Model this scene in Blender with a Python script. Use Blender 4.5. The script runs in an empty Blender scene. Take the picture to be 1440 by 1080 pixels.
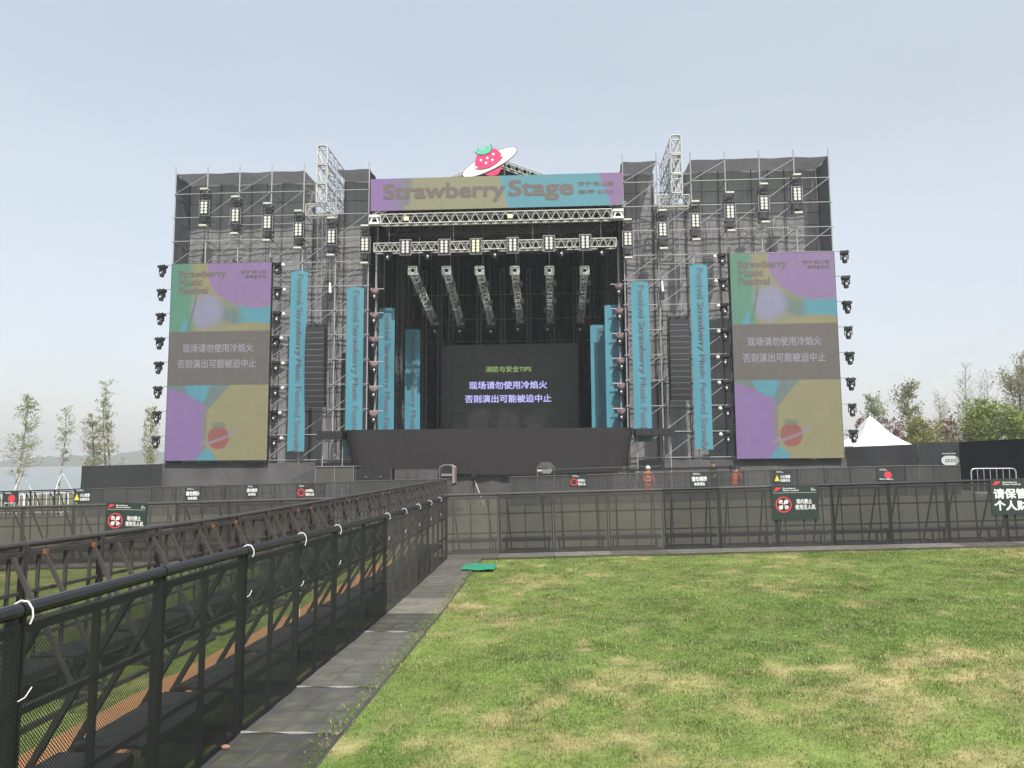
import bpy, math, random
import numpy as np
from mathutils import Vector, Matrix

S = bpy.context.scene
COL = S.collection
RNG = random.Random(7)
R = math.radians

# ------------------------------------------------------------------ camera, sky, sun, exposure
FPX, EYE = 1080.0, 1.68                       # focal length in photo pixels (1440 wide), eye height
YAW, PITCH, ROLL = R(3.1), R(5.74), R(0.4)
F_ = Vector((-math.sin(YAW) * math.cos(PITCH), math.cos(YAW) * math.cos(PITCH), math.sin(PITCH)))
R0 = Vector((math.cos(YAW), math.sin(YAW), 0)); U0 = R0.cross(F_)
R_ = R0 * math.cos(ROLL) - U0 * math.sin(ROLL)
U_ = U0 * math.cos(ROLL) + R0 * math.sin(ROLL)
cam_d = bpy.data.cameras.new('camera'); cam = bpy.data.objects.new('camera', cam_d); COL.objects.link(cam)
cam_d.sensor_width = 36; cam_d.lens = FPX / 1440 * 36; cam_d.clip_end = 6000; cam_d.clip_start = 0.05
cam.matrix_world = Matrix(((R_.x, U_.x, -F_.x, 0), (R_.y, U_.y, -F_.y, 0), (R_.z, U_.z, -F_.z, EYE), (0, 0, 0, 1)))
S.camera = cam

SUN_DIR = Vector((-0.40, 1.0, -1.42)).normalized()      # the way the light travels
sun_d = bpy.data.lights.new('sun', 'SUN'); sun_d.energy = 3.7; sun_d.angle = R(0.6); sun_d.color = (1, .96, .9)
sun = bpy.data.objects.new('sun', sun_d); COL.objects.link(sun)
sun.rotation_mode = 'QUATERNION'; sun.rotation_quaternion = SUN_DIR.to_track_quat('-Z', 'Y'); sun.location = (20, -50, 80)

W = bpy.data.worlds.new('World'); S.world = W; W.use_nodes = True
nt = W.node_tree; nt.nodes.clear()
out = nt.nodes.new('ShaderNodeOutputWorld'); bg = nt.nodes.new('ShaderNodeBackground')
sky = nt.nodes.new('ShaderNodeTexSky'); sky.sky_type = 'NISHITA'; sky.sun_disc = False
sky.sun_elevation = math.asin(-SUN_DIR.z); sky.sun_rotation = math.atan2(-SUN_DIR.x, -SUN_DIR.y)
sky.air_density = 1.0; sky.dust_density = 3.0; sky.ozone_density = 1.2; sky.altitude = 20
bg.inputs['Strength'].default_value = 0.055
nt.links.new(sky.outputs[0], bg.inputs[0])
# thin bright veil of spring haze over the whole sky, a little warmer low down
veil = nt.nodes.new('ShaderNodeBackground'); tcw = nt.nodes.new('ShaderNodeTexCoord'); spw = nt.nodes.new('ShaderNodeSeparateXYZ'); rmp = nt.nodes.new('ShaderNodeValToRGB')
rmp.color_ramp.elements[0].position = 0.0; rmp.color_ramp.elements[0].color = (.425, .415, .402, 1)
rmp.color_ramp.elements[1].position = 0.75; rmp.color_ramp.elements[1].color = (.29, .325, .345, 1)
e_ = rmp.color_ramp.elements.new(.22); e_.color = (.415, .42, .418, 1)
add = nt.nodes.new('ShaderNodeAddShader')
nt.links.new(tcw.outputs['Generated'], spw.inputs[0]); nt.links.new(spw.outputs['Z'], rmp.inputs[0])
cn = nt.nodes.new('ShaderNodeTexNoise'); cn.inputs['Scale'].default_value = 2.2; cn.inputs['Detail'].default_value = 4; cmap = nt.nodes.new('ShaderNodeMapping'); cmap.inputs['Scale'].default_value = (1, 1, 3.5)
nt.links.new(tcw.outputs['Generated'], cmap.inputs[0]); nt.links.new(cmap.outputs[0], cn.inputs['Vector'])
cr_ = nt.nodes.new('ShaderNodeMapRange'); cr_.inputs[1].default_value = .3; cr_.inputs[2].default_value = .7; cr_.inputs[3].default_value = .955; cr_.inputs[4].default_value = 1.045; nt.links.new(cn.outputs['Fac'], cr_.inputs[0])
cm_ = nt.nodes.new('ShaderNodeMix'); cm_.data_type = 'RGBA'; cm_.blend_type = 'MULTIPLY'; cm_.inputs[0].default_value = 1
nt.links.new(rmp.outputs[0], cm_.inputs[6]); nt.links.new(cr_.outputs[0], cm_.inputs[7]); nt.links.new(cm_.outputs[2], veil.inputs[0])
nt.links.new(bg.outputs[0], add.inputs[0]); nt.links.new(veil.outputs[0], add.inputs[1]); nt.links.new(add.outputs[0], out.inputs[0])

S.view_settings.view_transform = 'Standard'; S.view_settings.look = 'None'
S.view_settings.exposure = 0.5; S.view_settings.gamma = 1.0; S.view_settings.use_curve_mapping = False
S.cycles.transparent_max_bounces = 40
S.cycles.max_bounces = 6; S.cycles.diffuse_bounces = 3; S.cycles.glossy_bounces = 2; S.cycles.volume_bounces = 0
S.cycles.use_denoising = True


def P(px, py, Y):
    """world point seen at photo pixel (px, py) on the plane y = Y"""
    d = F_ + R_ * ((px - 720) / FPX) - U_ * ((py - 540) / FPX)
    t = Y / d.y
    return Vector((d.x * t, Y, EYE + d.z * t))


def PG(px, py):
    """ground point seen at photo pixel (px, py)"""
    d = F_ + R_ * ((px - 720) / FPX) - U_ * ((py - 540) / FPX)
    t = EYE / -d.z
    for _ in range(6):
        t = (EYE - gz(d.x * t, d.y * t)) / -d.z
    return Vector((d.x * t, d.y * t, gz(d.x * t, d.y * t)))


def sstep(a, b, x):
    t = min(1, max(0, (x - a) / (b - a))); return t * t * (3 - 2 * t)


def gz_np(x, y):
    """height of the ground: rises gently to the right, dips to the lake on the left"""
    st = lambda a, b, q: (lambda t: t * t * (3 - 2 * t))(np.clip((q - a) / (b - a), 0, 1))
    z = .0225 * np.clip(x, -22, 13) - .30 * st(31, 37, y) + .10 * (1 - st(2.5, 10, y)) + .25 * st(48, 75, y) * st(10, 25, x)
    return z - 1.6 * st(-46, -60, x) * st(30, 60, y) - 3.0 * st(78, 92, y) * st(20, -5, x)


def gz(x, y):
    return float(gz_np(np.float64(x), np.float64(y)))


# ------------------------------------------------------------------ materials
def lin(r, g, b):
    f = lambda c: (c / 12.92 if c <= .04045 else ((c + .055) / 1.055) ** 2.4)
    return (f(r / 255), f(g / 255), f(b / 255), 1)


def new_mat(name):
    m = bpy.data.materials.new(name); m.use_nodes = True
    return m, m.node_tree, m.node_tree.nodes['Principled BSDF']


def node(t, kind, **kw):
    n = t.nodes.new(kind)
    for k, v in kw.items():
        setattr(n, k, v)
    return n


def mat(name, col, rough=.6, metal=0.0, var=.12, scale=8.0, bump=0.0, emit=None, spec=.5):
    """plain paint / metal / cloth with a slow noise in its colour and an optional bump"""
    m, t, b = new_mat(name)
    if len(col) == 3: col = (*col, 1)
    b.inputs['Roughness'].default_value = rough; b.inputs['Metallic'].default_value = metal
    b.inputs['Specular IOR Level'].default_value = spec
    tc = node(t, 'ShaderNodeTexCoord'); nz = node(t, 'ShaderNodeTexNoise')
    nz.inputs['Scale'].default_value = scale; nz.inputs['Detail'].default_value = 4
    t.links.new(tc.outputs['Object'], nz.inputs['Vector'])
    mx = node(t, 'ShaderNodeMix', data_type='RGBA', blend_type='MIX')
    mx.inputs[6].default_value = tuple(c * (1 - var) for c in col[:3]) + (1,)
    mx.inputs[7].default_value = tuple(min(1, c * (1 + var)) for c in col[:3]) + (1,)
    t.links.new(nz.outputs['Fac'], mx.inputs[0]); t.links.new(mx.outputs[2], b.inputs['Base Color'])
    if bump:
        bp = node(t, 'ShaderNodeBump'); bp.inputs['Strength'].default_value = bump; bp.inputs['Distance'].default_value = .05
        t.links.new(nz.outputs['Fac'], bp.inputs['Height']); t.links.new(bp.outputs[0], b.inputs['Normal'])
    if emit:
        b.inputs['Emission Color'].default_value = (*emit[:3], 1); b.inputs['Emission Strength'].default_value = emit[3]
    return m


def cloth_mat(name, col, stretch=(6, 6, .25), var=.3, bump=.5, trans=0.0, alpha=1.0, rough=.75, spec=.3):
    """hanging cloth: streaks that run down it, soft folds; trans lets light through, alpha is its porosity"""
    m, t, b = new_mat(name)
    b.inputs['Roughness'].default_value = rough; b.inputs['Specular IOR Level'].default_value = spec
    tc = node(t, 'ShaderNodeTexCoord'); mp = node(t, 'ShaderNodeMapping'); mp.inputs['Scale'].default_value = stretch
    nz = node(t, 'ShaderNodeTexNoise'); nz.inputs['Scale'].default_value = 1.0; nz.inputs['Detail'].default_value = 5
    nz.inputs['Distortion'].default_value = .6
    t.links.new(tc.outputs['Object'], mp.inputs[0]); t.links.new(mp.outputs[0], nz.inputs['Vector'])
    n2 = node(t, 'ShaderNodeTexNoise'); n2.inputs['Scale'].default_value = .45; n2.inputs['Detail'].default_value = 3
    t.links.new(tc.outputs['Object'], n2.inputs['Vector'])
    ad = node(t, 'ShaderNodeMath', operation='ADD'); t.links.new(nz.outputs['Fac'], ad.inputs[0]); t.links.new(n2.outputs['Fac'], ad.inputs[1])
    mr = node(t, 'ShaderNodeMapRange'); mr.inputs[1].default_value = .6; mr.inputs[2].default_value = 1.4
    t.links.new(ad.outputs[0], mr.inputs[0])
    mx = node(t, 'ShaderNodeMix', data_type='RGBA')
    mx.inputs[6].default_value = tuple(c * (1 - var) for c in col[:3]) + (1,)
    mx.inputs[7].default_value = tuple(c * (1 + var) for c in col[:3]) + (1,)
    t.links.new(mr.outputs[0], mx.inputs[0]); t.links.new(mx.outputs[2], b.inputs['Base Color'])
    bp = node(t, 'ShaderNodeBump'); bp.inputs['Strength'].default_value = bump; bp.inputs['Distance'].default_value = .12
    t.links.new(ad.outputs[0], bp.inputs['Height']); t.links.new(bp.outputs[0], b.inputs['Normal'])
    o = t.nodes['Material Output']; sh = b.outputs[0]
    if trans:
        tl = node(t, 'ShaderNodeBsdfTranslucent'); t.links.new(mx.outputs[2], tl.inputs[0])
        ms = node(t, 'ShaderNodeMixShader'); ms.inputs[0].default_value = trans
        t.links.new(sh, ms.inputs[1]); t.links.new(tl.outputs[0], ms.inputs[2]); sh = ms.outputs[0]
    if alpha < 1:
        tr = node(t, 'ShaderNodeBsdfTransparent'); ms = node(t, 'ShaderNodeMixShader'); ms.inputs[0].default_value = alpha
        t.links.new(tr.outputs[0], ms.inputs[1]); t.links.new(sh, ms.inputs[2]); sh = ms.outputs[0]
    t.links.new(sh, o.inputs['Surface'])
    return m


def mesh_mat(name, col, pitch=.009, cover=.5, axes=('X', 'Z'), dirt=.25):
    """woven plastic netting: real holes in a diamond pattern, dusty patches in the strands' colour"""
    m, t, b = new_mat(name)
    b.inputs['Roughness'].default_value = .6
    tc = node(t, 'ShaderNodeTexCoord'); sp = node(t, 'ShaderNodeSeparateXYZ'); t.links.new(tc.outputs['Object'], sp.inputs[0])
    s = []
    for a in axes:
        k = node(t, 'ShaderNodeMath', operation='MULTIPLY'); k.inputs[1].default_value = 2 * math.pi / pitch / (1.0 if a == axes[0] else 1.15)
        t.links.new(sp.outputs[a], k.inputs[0])
        sn = node(t, 'ShaderNodeMath', operation='SINE'); t.links.new(k.outputs[0], sn.inputs[0]); s.append(sn)
    pr = node(t, 'ShaderNodeMath', operation='MULTIPLY'); t.links.new(s[0].outputs[0], pr.inputs[0]); t.links.new(s[1].outputs[0], pr.inputs[1])
    gt = node(t, 'ShaderNodeMath', operation='LESS_THAN')
    # share of area where sin*sin < c ; c from the wanted cover
    q = np.outer(np.sin(np.linspace(0, 2 * math.pi, 200)), np.sin(np.linspace(0, 2 * math.pi, 200)))
    gt.inputs[1].default_value = float(np.quantile(q, cover))
    t.links.new(pr.outputs[0], gt.inputs[0])
    nz = node(t, 'ShaderNodeTexNoise'); nz.inputs['Scale'].default_value = 5; nz.inputs['Detail'].default_value = 5
    g = node(t, 'ShaderNodeNewGeometry'); t.links.new(g.outputs['Position'], nz.inputs['Vector'])
    mx = node(t, 'ShaderNodeMix', data_type='RGBA')
    mx.inputs[6].default_value = tuple(c * (1 - dirt) for c in col[:3]) + (1,); mx.inputs[7].default_value = tuple(c * (1 + dirt) for c in col[:3]) + (1,)
    t.links.new(nz.outputs['Fac'], mx.inputs[0])
    oi = node(t, 'ShaderNodeObjectInfo'); rg = node(t, 'ShaderNodeMapRange'); rg.inputs[3].default_value = .65; rg.inputs[4].default_value = 1.4; t.links.new(oi.outputs['Random'], rg.inputs[0])
    m2 = node(t, 'ShaderNodeMix', data_type='RGBA', blend_type='MULTIPLY'); m2.inputs[0].default_value = 1; t.links.new(mx.outputs[2], m2.inputs[6]); t.links.new(rg.outputs[0], m2.inputs[7]); t.links.new(m2.outputs[2], b.inputs['Base Color'])
    tr = node(t, 'ShaderNodeBsdfTransparent'); ms = node(t, 'ShaderNodeMixShader')
    t.links.new(gt.outputs[0], ms.inputs[0]); t.links.new(tr.outputs[0], ms.inputs[1]); t.links.new(b.outputs[0], ms.inputs[2])
    t.links.new(ms.outputs[0], t.nodes['Material Output'].inputs['Surface'])
    return m


def attr_mat(name, rough=.6, grain=0.0, gscale=40, trans=0.0, emit=0.0, spec=.4):
    """colour comes from the mesh's own colour attribute"""
    m, t, b = new_mat(name)
    b.inputs['Roughness'].default_value = rough; b.inputs['Specular IOR Level'].default_value = spec
    at = node(t, 'ShaderNodeAttribute', attribute_name='Col'); c = at.outputs['Color']
    if grain:
        tc = node(t, 'ShaderNodeTexCoord'); nz = node(t, 'ShaderNodeTexNoise'); nz.inputs['Scale'].default_value = gscale; nz.inputs['Detail'].default_value = 6
        nz.inputs['Roughness'].default_value = .7
        t.links.new(tc.outputs['Object'], nz.inputs['Vector'])
        mr = node(t, 'ShaderNodeMapRange'); mr.inputs[1].default_value = .3; mr.inputs[2].default_value = .7
        mr.inputs[3].default_value = 1 - grain; mr.inputs[4].default_value = 1 + grain; t.links.new(nz.outputs['Fac'], mr.inputs[0])
        mx = node(t, 'ShaderNodeMix', data_type='RGBA', blend_type='MULTIPLY'); mx.inputs[0].default_value = 1
        t.links.new(c, mx.inputs[6]); t.links.new(mr.outputs[0], mx.inputs[7]); c = mx.outputs[2]
        bp = node(t, 'ShaderNodeBump'); bp.inputs['Strength'].default_value = .5; bp.inputs['Distance'].default_value = .03
        t.links.new(nz.outputs['Fac'], bp.inputs['Height']); t.links.new(bp.outputs[0], b.inputs['Normal'])
    t.links.new(c, b.inputs['Base Color'])
    if emit:
        t.links.new(c, b.inputs['Emission Color']); b.inputs['Emission Strength'].default_value = emit
    if trans:
        tl = node(t, 'ShaderNodeBsdfTranslucent'); t.links.new(c, tl.inputs[0]); ms = node(t, 'ShaderNodeMixShader'); ms.inputs[0].default_value = trans
        t.links.new(b.outputs[0], ms.inputs[1]); t.links.new(tl.outputs[0], ms.inputs[2]); t.links.new(ms.outputs[0], t.nodes['Material Output'].inputs['Surface'])
    return m


M = {}
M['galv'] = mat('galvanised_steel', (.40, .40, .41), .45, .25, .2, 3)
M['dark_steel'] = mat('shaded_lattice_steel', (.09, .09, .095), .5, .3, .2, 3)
M['alu'] = mat('aluminium_truss', (.62, .62, .58), .4, .3, .12, 4)
M['alu_dull'] = mat('dull_aluminium_truss', (.24, .24, .25), .45, .4, .2, 4)
M['white'] = mat('white_paint', (.78, .78, .77), .5, 0, .06, 6)
M['black'] = mat('black_paint', (.018, .018, .02), .45, 0, .25, 12)
M['black_metal'] = mat('black_steel_frame', (.022, .022, .023), .5, 0, .35, 15)
M['worn_metal'] = mat('weathered_frame', (.056, .049, .047), .7, 0, .35, 9)
M['pad'] = mat('black_rail_padding', (.014, .015, .017), .38, 0, .3, 20)
M['pad_worn'] = mat('dusty_rail_padding', (.062, .056, .054), .6, 0, .4, 14)
M['rust'] = mat('orange_rusty_bolt', (.22, .10, .045), .8, 0, .4, 60)
M['tape'] = mat('dusty_white_tape', (.24, .24, .23), .7, 0, .5, 25)
M['plate_frame'] = mat('floor_plate_bars', (.085, .083, .08), .7, 0, .4, 9)
M['plate'] = mat('dark_step_plate', (.035, .035, .04), .5, .3, .3, 18, .2)
M['tie'] = mat('white_cable_tie', (.82, .82, .80), .5, 0, .03)
M['lens'] = mat('pale_lamp_lens', (.60, .59, .55), .25, 0, .1, 30)
M['lens_warm'] = mat('warm_lamp_lens', (.82, .78, .50), .25, 0, .1, 30)
M['glass'] = mat('dark_lamp_glass', (.05, .05, .06), .1, 0, .1, spec=.9)
M['bright_glass'] = mat('bright_lamp_glass', (.70, .72, .75), .15, 0, .05)
M['rain'] = mat('pinkish_rain_cover', (.30, .20, .22), .5, 0, .2, 6)
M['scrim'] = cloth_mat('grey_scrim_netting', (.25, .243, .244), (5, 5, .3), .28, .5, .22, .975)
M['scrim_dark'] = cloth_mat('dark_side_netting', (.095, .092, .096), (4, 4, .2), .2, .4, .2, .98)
M['scrim_top'] = cloth_mat('grey_top_netting', (.14, .135, .135), (3, 3, 3), .3, .4, .42, .95)
M['skirt'] = cloth_mat('black_stage_cloth', (.034, .030, .033), (2.2, 2.2, .10), .12, .2, rough=.65, spec=.4)
M['base_cloth'] = cloth_mat('grey_ballast_cloth', (.075, .073, .075), (1.0, 1.0, .5), .3, .7)
M['masking'] = cloth_mat('black_masking_cloth', (.010, .009, .011), (9, 9, .05), .5, .8)
M['hoard'] = cloth_mat('black_hoarding_cloth', (.028, .029, .031), (1.5, 1.5, .3), .15, .3)
M['hoard_grey'] = cloth_mat('charcoal_hoarding_cloth', (.052, .053, .056), (1.2, 1.2, .3), .12, .3)
M['hoard_navy'] = cloth_mat('blue_black_hoarding_cloth', (.012, .014, .020), (1.2, 1.2, .3), .12, .2)
M['banner'] = mat('cyan_banner_cloth', (.066, .235, .305), .7, 0, .14, .8)
M['banner_text'] = mat('grey_banner_lettering', (.12, .135, .16), .7, 0, .05)
M['screen_off'] = mat('dark_screen_face', (.020, .020, .021), .35, 0, .12, 1.2)
M['screen_art'] = attr_mat('screen_artwork', .55)
M['text_grey'] = mat('taupe_lettering', (.125, .105, .095), .6, 0, .05)
M['text_violet'] = mat('pale_violet_lettering', (.22, .205, .25), .6, 0, .03, emit=(.30, .29, .40, .05))
M['glow_violet'] = mat('lit_violet_lettering', (.3, .3, .5), .6, 0, .02, emit=(.42, .40, .78, .85))
M['glow_green'] = mat('lit_green_lettering', (.2, .3, .1), .6, 0, .02, emit=(.24, .36, .12, .7))
M['tent'] = mat('white_tent_fabric', (.80, .80, .80), .6, 0, .03, 2)
M['sign'] = mat('dark_green_sign_board', (.020, .034, .032), .5, 0, .15, 4)
M['sign_white'] = mat('white_sign_print', (.78, .78, .76), .6, 0, .02)
M['sign_red'] = mat('red_sign_print', (.62, .045, .06), .6, 0, .05)
M['sign_yellow'] = mat('yellow_sign_print', (.70, .60, .05), .6, 0, .05)
M['berry'] = mat('hot_pink_print', (.80, .035, .15), .5, 0, .08, 3)
M['berry_dull'] = mat('faded_red_print', (.42, .12, .12), .6, 0, .08)
M['leafprint'] = mat('mint_green_print', (.10, .50, .34), .5, 0, .08, 3)
M['outline'] = mat('slate_outline_print', (.10, .10, .13), .6, 0, .05)
M['orange'] = mat('orange_work_suit', (.75, .13, .035), .8, 0, .15, 8)
M['skin'] = mat('skin', (.42, .25, .17), .55, 0, .05)
M['hair'] = mat('black_hair', (.02, .016, .014), .5)
M['dark_cloth'] = mat('dark_clothes', (.04, .035, .04), .8, 0, .2)
M['ply'] = mat('orange_brown_boards', (.46, .235, .10), .8, 0, .22, 4, .2)
M['green_mat'] = mat('green_plastic_turf', (.03, .27, .155), .8, 0, .2, 60, .6)
M['concrete'] = mat('pale_concrete', (.40, .38, .33), .85, 0, .15, 1.5)
M['bark'] = mat('grey_brown_bark', (.21, .17, .14), .9, 0, .3, 6, .4)
M['bark_pale'] = mat('pale_bark', (.36, .33, .29), .9, 0, .3, 6, .4)
M['leaf'] = attr_mat('leaves', .6, trans=.35)
M['ground'] = attr_mat('turf_ground', .95, .30, 14, spec=.1)
M['grass'] = attr_mat('grass_blades', .7, trans=.3, spec=.2)


# ------------------------------------------------------------------ mesh building
class MB:
    def __init__(self): self.v = []; self.f = []; self.mi = []; self.cur = 0

    def add(self, vs, fs):
        o = len(self.v); self.v += [tuple(p) for p in vs]
        for f in fs: self.f.append(tuple(i + o for i in f)); self.mi.append(self.cur)
        return self

    def box(self, c, s, rot=None):
        c = Vector(c); h = [x / 2 for x in s]
        vs = [Vector((x, y, z)) for z in (-h[2], h[2]) for y in (-h[1], h[1]) for x in (-h[0], h[0])]
        if rot is not None: vs = [rot @ v for v in vs]
        return self.add([v + c for v in vs], [(0, 2, 3, 1), (4, 5, 7, 6), (0, 1, 5, 4), (2, 6, 7, 3), (0, 4, 6, 2), (1, 3, 7, 5)])

    def beam(self, a, b, w, h=None, up=(0, 0, 1)):
        a, b = Vector(a), Vector(b); h = h or w; d = (b - a).normalized(); up = Vector(up)
        if abs(d.dot(up)) > .98: up = Vector((0, 1, 0))
        s = d.cross(up).normalized(); u = s.cross(d)
        vs = [p + s * x * w / 2 + u * y * h / 2 for p in (a, b) for x, y in ((-1, -1), (1, -1), (1, 1), (-1, 1))]
        return self.add(vs, [(3, 2, 1, 0), (4, 5, 6, 7), (0, 1, 5, 4), (1, 2, 6, 5), (2, 3, 7, 6), (3, 0, 4, 7)])

    def tube(self, a, b, r, n=6, r2=None):
        a, b = Vector(a), Vector(b); r2 = r if r2 is None else r2; d = (b - a).normalized()
        up = Vector((0, 0, 1)) if abs(d.z) < .9 else Vector((1, 0, 0))
        s = d.cross(up).normalized(); u = s.cross(d); vs = []
        for p, q in ((a, r), (b, r2)):
            for k in range(n):
                t = 2 * math.pi * k / n; vs.append(p + (s * math.cos(t) + u * math.sin(t)) * q)
        return self.add(vs, [tuple(range(n)), tuple(range(2 * n - 1, n - 1, -1))] + [(k, n + k, n + (k + 1) % n, (k + 1) % n) for k in range(n)])

    def path(self, pts, r, n=5):
        for a, b in zip(pts, pts[1:]): self.tube(a, b, r, n)
        return self

    def disc(self, c, r, nrm=(0, -1, 0), n=12, thick=.02, ry=None, ang=0.0):
        c = Vector(c); d = Vector(nrm).normalized(); up = Vector((0, 0, 1)) if abs(d.z) < .9 else Vector((1, 0, 0))
        s = d.cross(up).normalized(); u = s.cross(d); ry = ry or r; vs = []
        for q in (0, thick):
            for k in range(n):
                t = 2 * math.pi * k / n; x, y = r * math.cos(t), ry * math.sin(t)
                x, y = x * math.cos(ang) - y * math.sin(ang), x * math.sin(ang) + y * math.cos(ang)
                vs.append(c + s * x + u * y + d * q)
        return self.add(vs, [tuple(range(n)), tuple(range(2 * n - 1, n - 1, -1))] + [(k, n + k, n + (k + 1) % n, (k + 1) % n) for k in range(n)])

    def ball(self, c, r, n=8, m=6, sc=(1, 1, 1)):
        c = Vector(c); vs = [c + Vector((0, 0, r * sc[2]))]
        for i in range(1, m):
            a = math.pi * i / m
            for k in range(n):
                t = 2 * math.pi * k / n
                vs.append(c + Vector((r * sc[0] * math.sin(a) * math.cos(t), r * sc[1] * math.sin(a) * math.sin(t), r * sc[2] * math.cos(a))))
        vs.append(c - Vector((0, 0, r * sc[2]))); fs = []
        for k in range(n): fs.append((0, 1 + k, 1 + (k + 1) % n))
        for i in range(m - 2):
            for k in range(n):
                a = 1 + i * n; fs.append((a + k, a + n + k, a + n + (k + 1) % n, a + (k + 1) % n))
        a = 1 + (m - 2) * n; e = len(vs) - 1
        for k in range(n): fs.append((a + k, e, a + (k + 1) % n))
        return self.add(vs, fs)

    def prism(self, pts, y0, y1):
        """outline in x,z (counter-clockwise seen from -y) given thickness from y0 to y1"""
        n = len(pts); vs = [(x, y0, z) for x, z in pts] + [(x, y1, z) for x, z in pts]
        return self.add(vs, [tuple(range(n)), tuple(range(2 * n - 1, n - 1, -1))] + [(k, n + k, n + (k + 1) % n, (k + 1) % n) for k in range(n)])

    def grid(self, fn, nu, nv):
        vs = [fn(i / nu, j / nv) for j in range(nv + 1) for i in range(nu + 1)]
        return self.add(vs, [(j * (nu + 1) + i, j * (nu + 1) + i + 1, (j + 1) * (nu + 1) + i + 1, (j + 1) * (nu + 1) + i) for j in range(nv) for i in range(nu)])

    def truss(self, a, b, w, h=None, cr=.025, br=.012, step=None, up=(0, 0, 1), ends=True, n=5):
        a, b = Vector(a), Vector(b); h = h or w; L = (b - a).length; d = (b - a) / L; up = Vector(up)
        if abs(d.dot(up)) > .9: up = Vector((0, 1, 0))
        s = d.cross(up).normalized(); u = s.cross(d).normalized()
        cs = [s * (x * w / 2) + u * (y * h / 2) for x, y in ((-1, -1), (1, -1), (1, 1), (-1, 1))]
        for c in cs: self.tube(a + c, b + c, cr, n)
        k = max(2, round(L / (step or max(w, h))));
        for i in range(k):
            p, q, mid = a + d * L * i / k, a + d * L * (i + 1) / k, a + d * L * (i + .5) / k
            for j in range(4):
                c0, c1 = cs[j], cs[(j + 1) % 4]
                self.tube(p + c0, mid + c1, br, 4); self.tube(mid + c1, q + c0, br, 4)
        if ends:
            for p in (a, b):
                for j in range(4): self.tube(p + cs[j], p + cs[(j + 1) % 4], cr, 4)
        return self

    def mesh(self, name, mats, smooth=False):
        me = bpy.data.meshes.new(name); me.from_pydata(self.v, [], self.f)
        for m in (mats if isinstance(mats, (list, tuple)) else [mats]): me.materials.append(m)
        if any(self.mi): me.polygons.foreach_set('material_index', self.mi)
        if smooth: me.polygons.foreach_set('use_smooth', [True] * len(me.polygons))
        me.update(); return me

    def build(self, name, mats, parent=None, loc=None, rz=0, smooth=False):
        return obj(name, self.mesh(name, mats, smooth), parent, loc, rz)


def obj(name, me, parent=None, loc=None, rz=0):
    o = bpy.data.objects.new(name, me); COL.objects.link(o)
    if parent is not None: o.parent = parent
    if loc is not None: o.location = loc
    if rz: o.rotation_euler.z = rz
    return o


def tag(o, label, cat, group=None, kind=None):
    o['label'] = label; o['category'] = cat
    if group: o['group'] = group
    if kind: o['kind'] = kind
    return o


def thing(name, label, cat, loc=(0, 0, 0), rz=0, group=None):
    o = bpy.data.objects.new(name, None); COL.objects.link(o); o.location = loc; o.rotation_euler.z = rz
    o.empty_display_size = .2
    return tag(o, label, cat, group)


def setting(o, kind='structure'):
    o['kind'] = kind; return o


KIDS = {}


def freeze(root):
    """remember a finished thing's tree, so that copies need no search"""
    def walk(o): return (o, [walk(c) for c in COL.objects if c.parent == o])
    KIDS[root.name] = walk(root); return root


def dup(root, loc, rz=0, label=None, group=None, rot=None):
    def go(tree, parent):
        c = tree[0].copy(); COL.objects.link(c); c.parent = parent
        for k in tree[1]: go(k, c)
        return c
    c = go(KIDS[root.name], None); c.location = loc; c.rotation_euler = rot if rot is not None else (0, 0, rz)
    if label: c['label'] = label
    if group: c['group'] = group
    return c


ORD = ['first', 'second', 'third', 'fourth', 'fifth', 'sixth', 'seventh', 'eighth', 'ninth', 'tenth', 'eleventh', 'twelfth', 'thirteenth', 'fourteenth',
       'fifteenth', 'sixteenth', 'seventeenth', 'eighteenth', 'nineteenth', 'twentieth', 'twenty-first', 'twenty-second', 'twenty-third', 'twenty-fourth',
       'twenty-fifth', 'twenty-sixth', 'twenty-seventh', 'twenty-eighth', 'twenty-ninth', 'thirtieth']

# ------------------------------------------------------------------ lettering
_txt = {}


def text_geo(s, bold=0.0, leading=1.0):
    key = (s, bold, leading)
    if key not in _txt:
        cu = bpy.data.curves.new('lettering', 'FONT'); cu.body = s; cu.offset = bold; cu.resolution_u = 3; cu.space_line = leading
        o = bpy.data.objects.new('lettering', cu); COL.objects.link(o)
        dg = bpy.context.evaluated_depsgraph_get(); me = bpy.data.meshes.new_from_object(o.evaluated_get(dg))
        vs = np.array([v.co[:2] for v in me.vertices]); fs = [tuple(p.vertices) for p in me.polygons]
        bpy.data.objects.remove(o); bpy.data.meshes.remove(me); bpy.data.curves.remove(cu)
        lo, hi = vs.min(0), vs.max(0); _txt[key] = ((vs - lo) / (hi - lo), fs, (hi - lo))
    return _txt[key]


def letters(parent, s, x0, z0, w, h, m, y=0.0, bold=.015, down=False, name='lettering', leading=1.0):
    """text filling the rectangle x0..x0+w, z0..z0+h on the plane y (facing -y); down: it reads downwards"""
    v, f, sz = text_geo(s, 0.0, leading); b = MB(); k = bold * 1.3
    kx, kz = k / sz[0], k / sz[1]                      # stroke weight: copies shifted by a hair
    for i, (dx, dz) in enumerate(((0, 0), (-kx, -kz), (kx, -kz), (-kx, kz), (kx, kz)) if bold > .004 else ((0, 0),)):
        yy = y - .0004 * i
        if down: vs = [(x0 + (q + dz) * w, yy, z0 + h - (p + dx) * h) for p, q in v]
        else: vs = [(x0 + (p + dx) * w, yy, z0 + (q + dz) * h) for p, q in v]
        b.add(vs, f)
    return b.build(name, m, parent)


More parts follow.
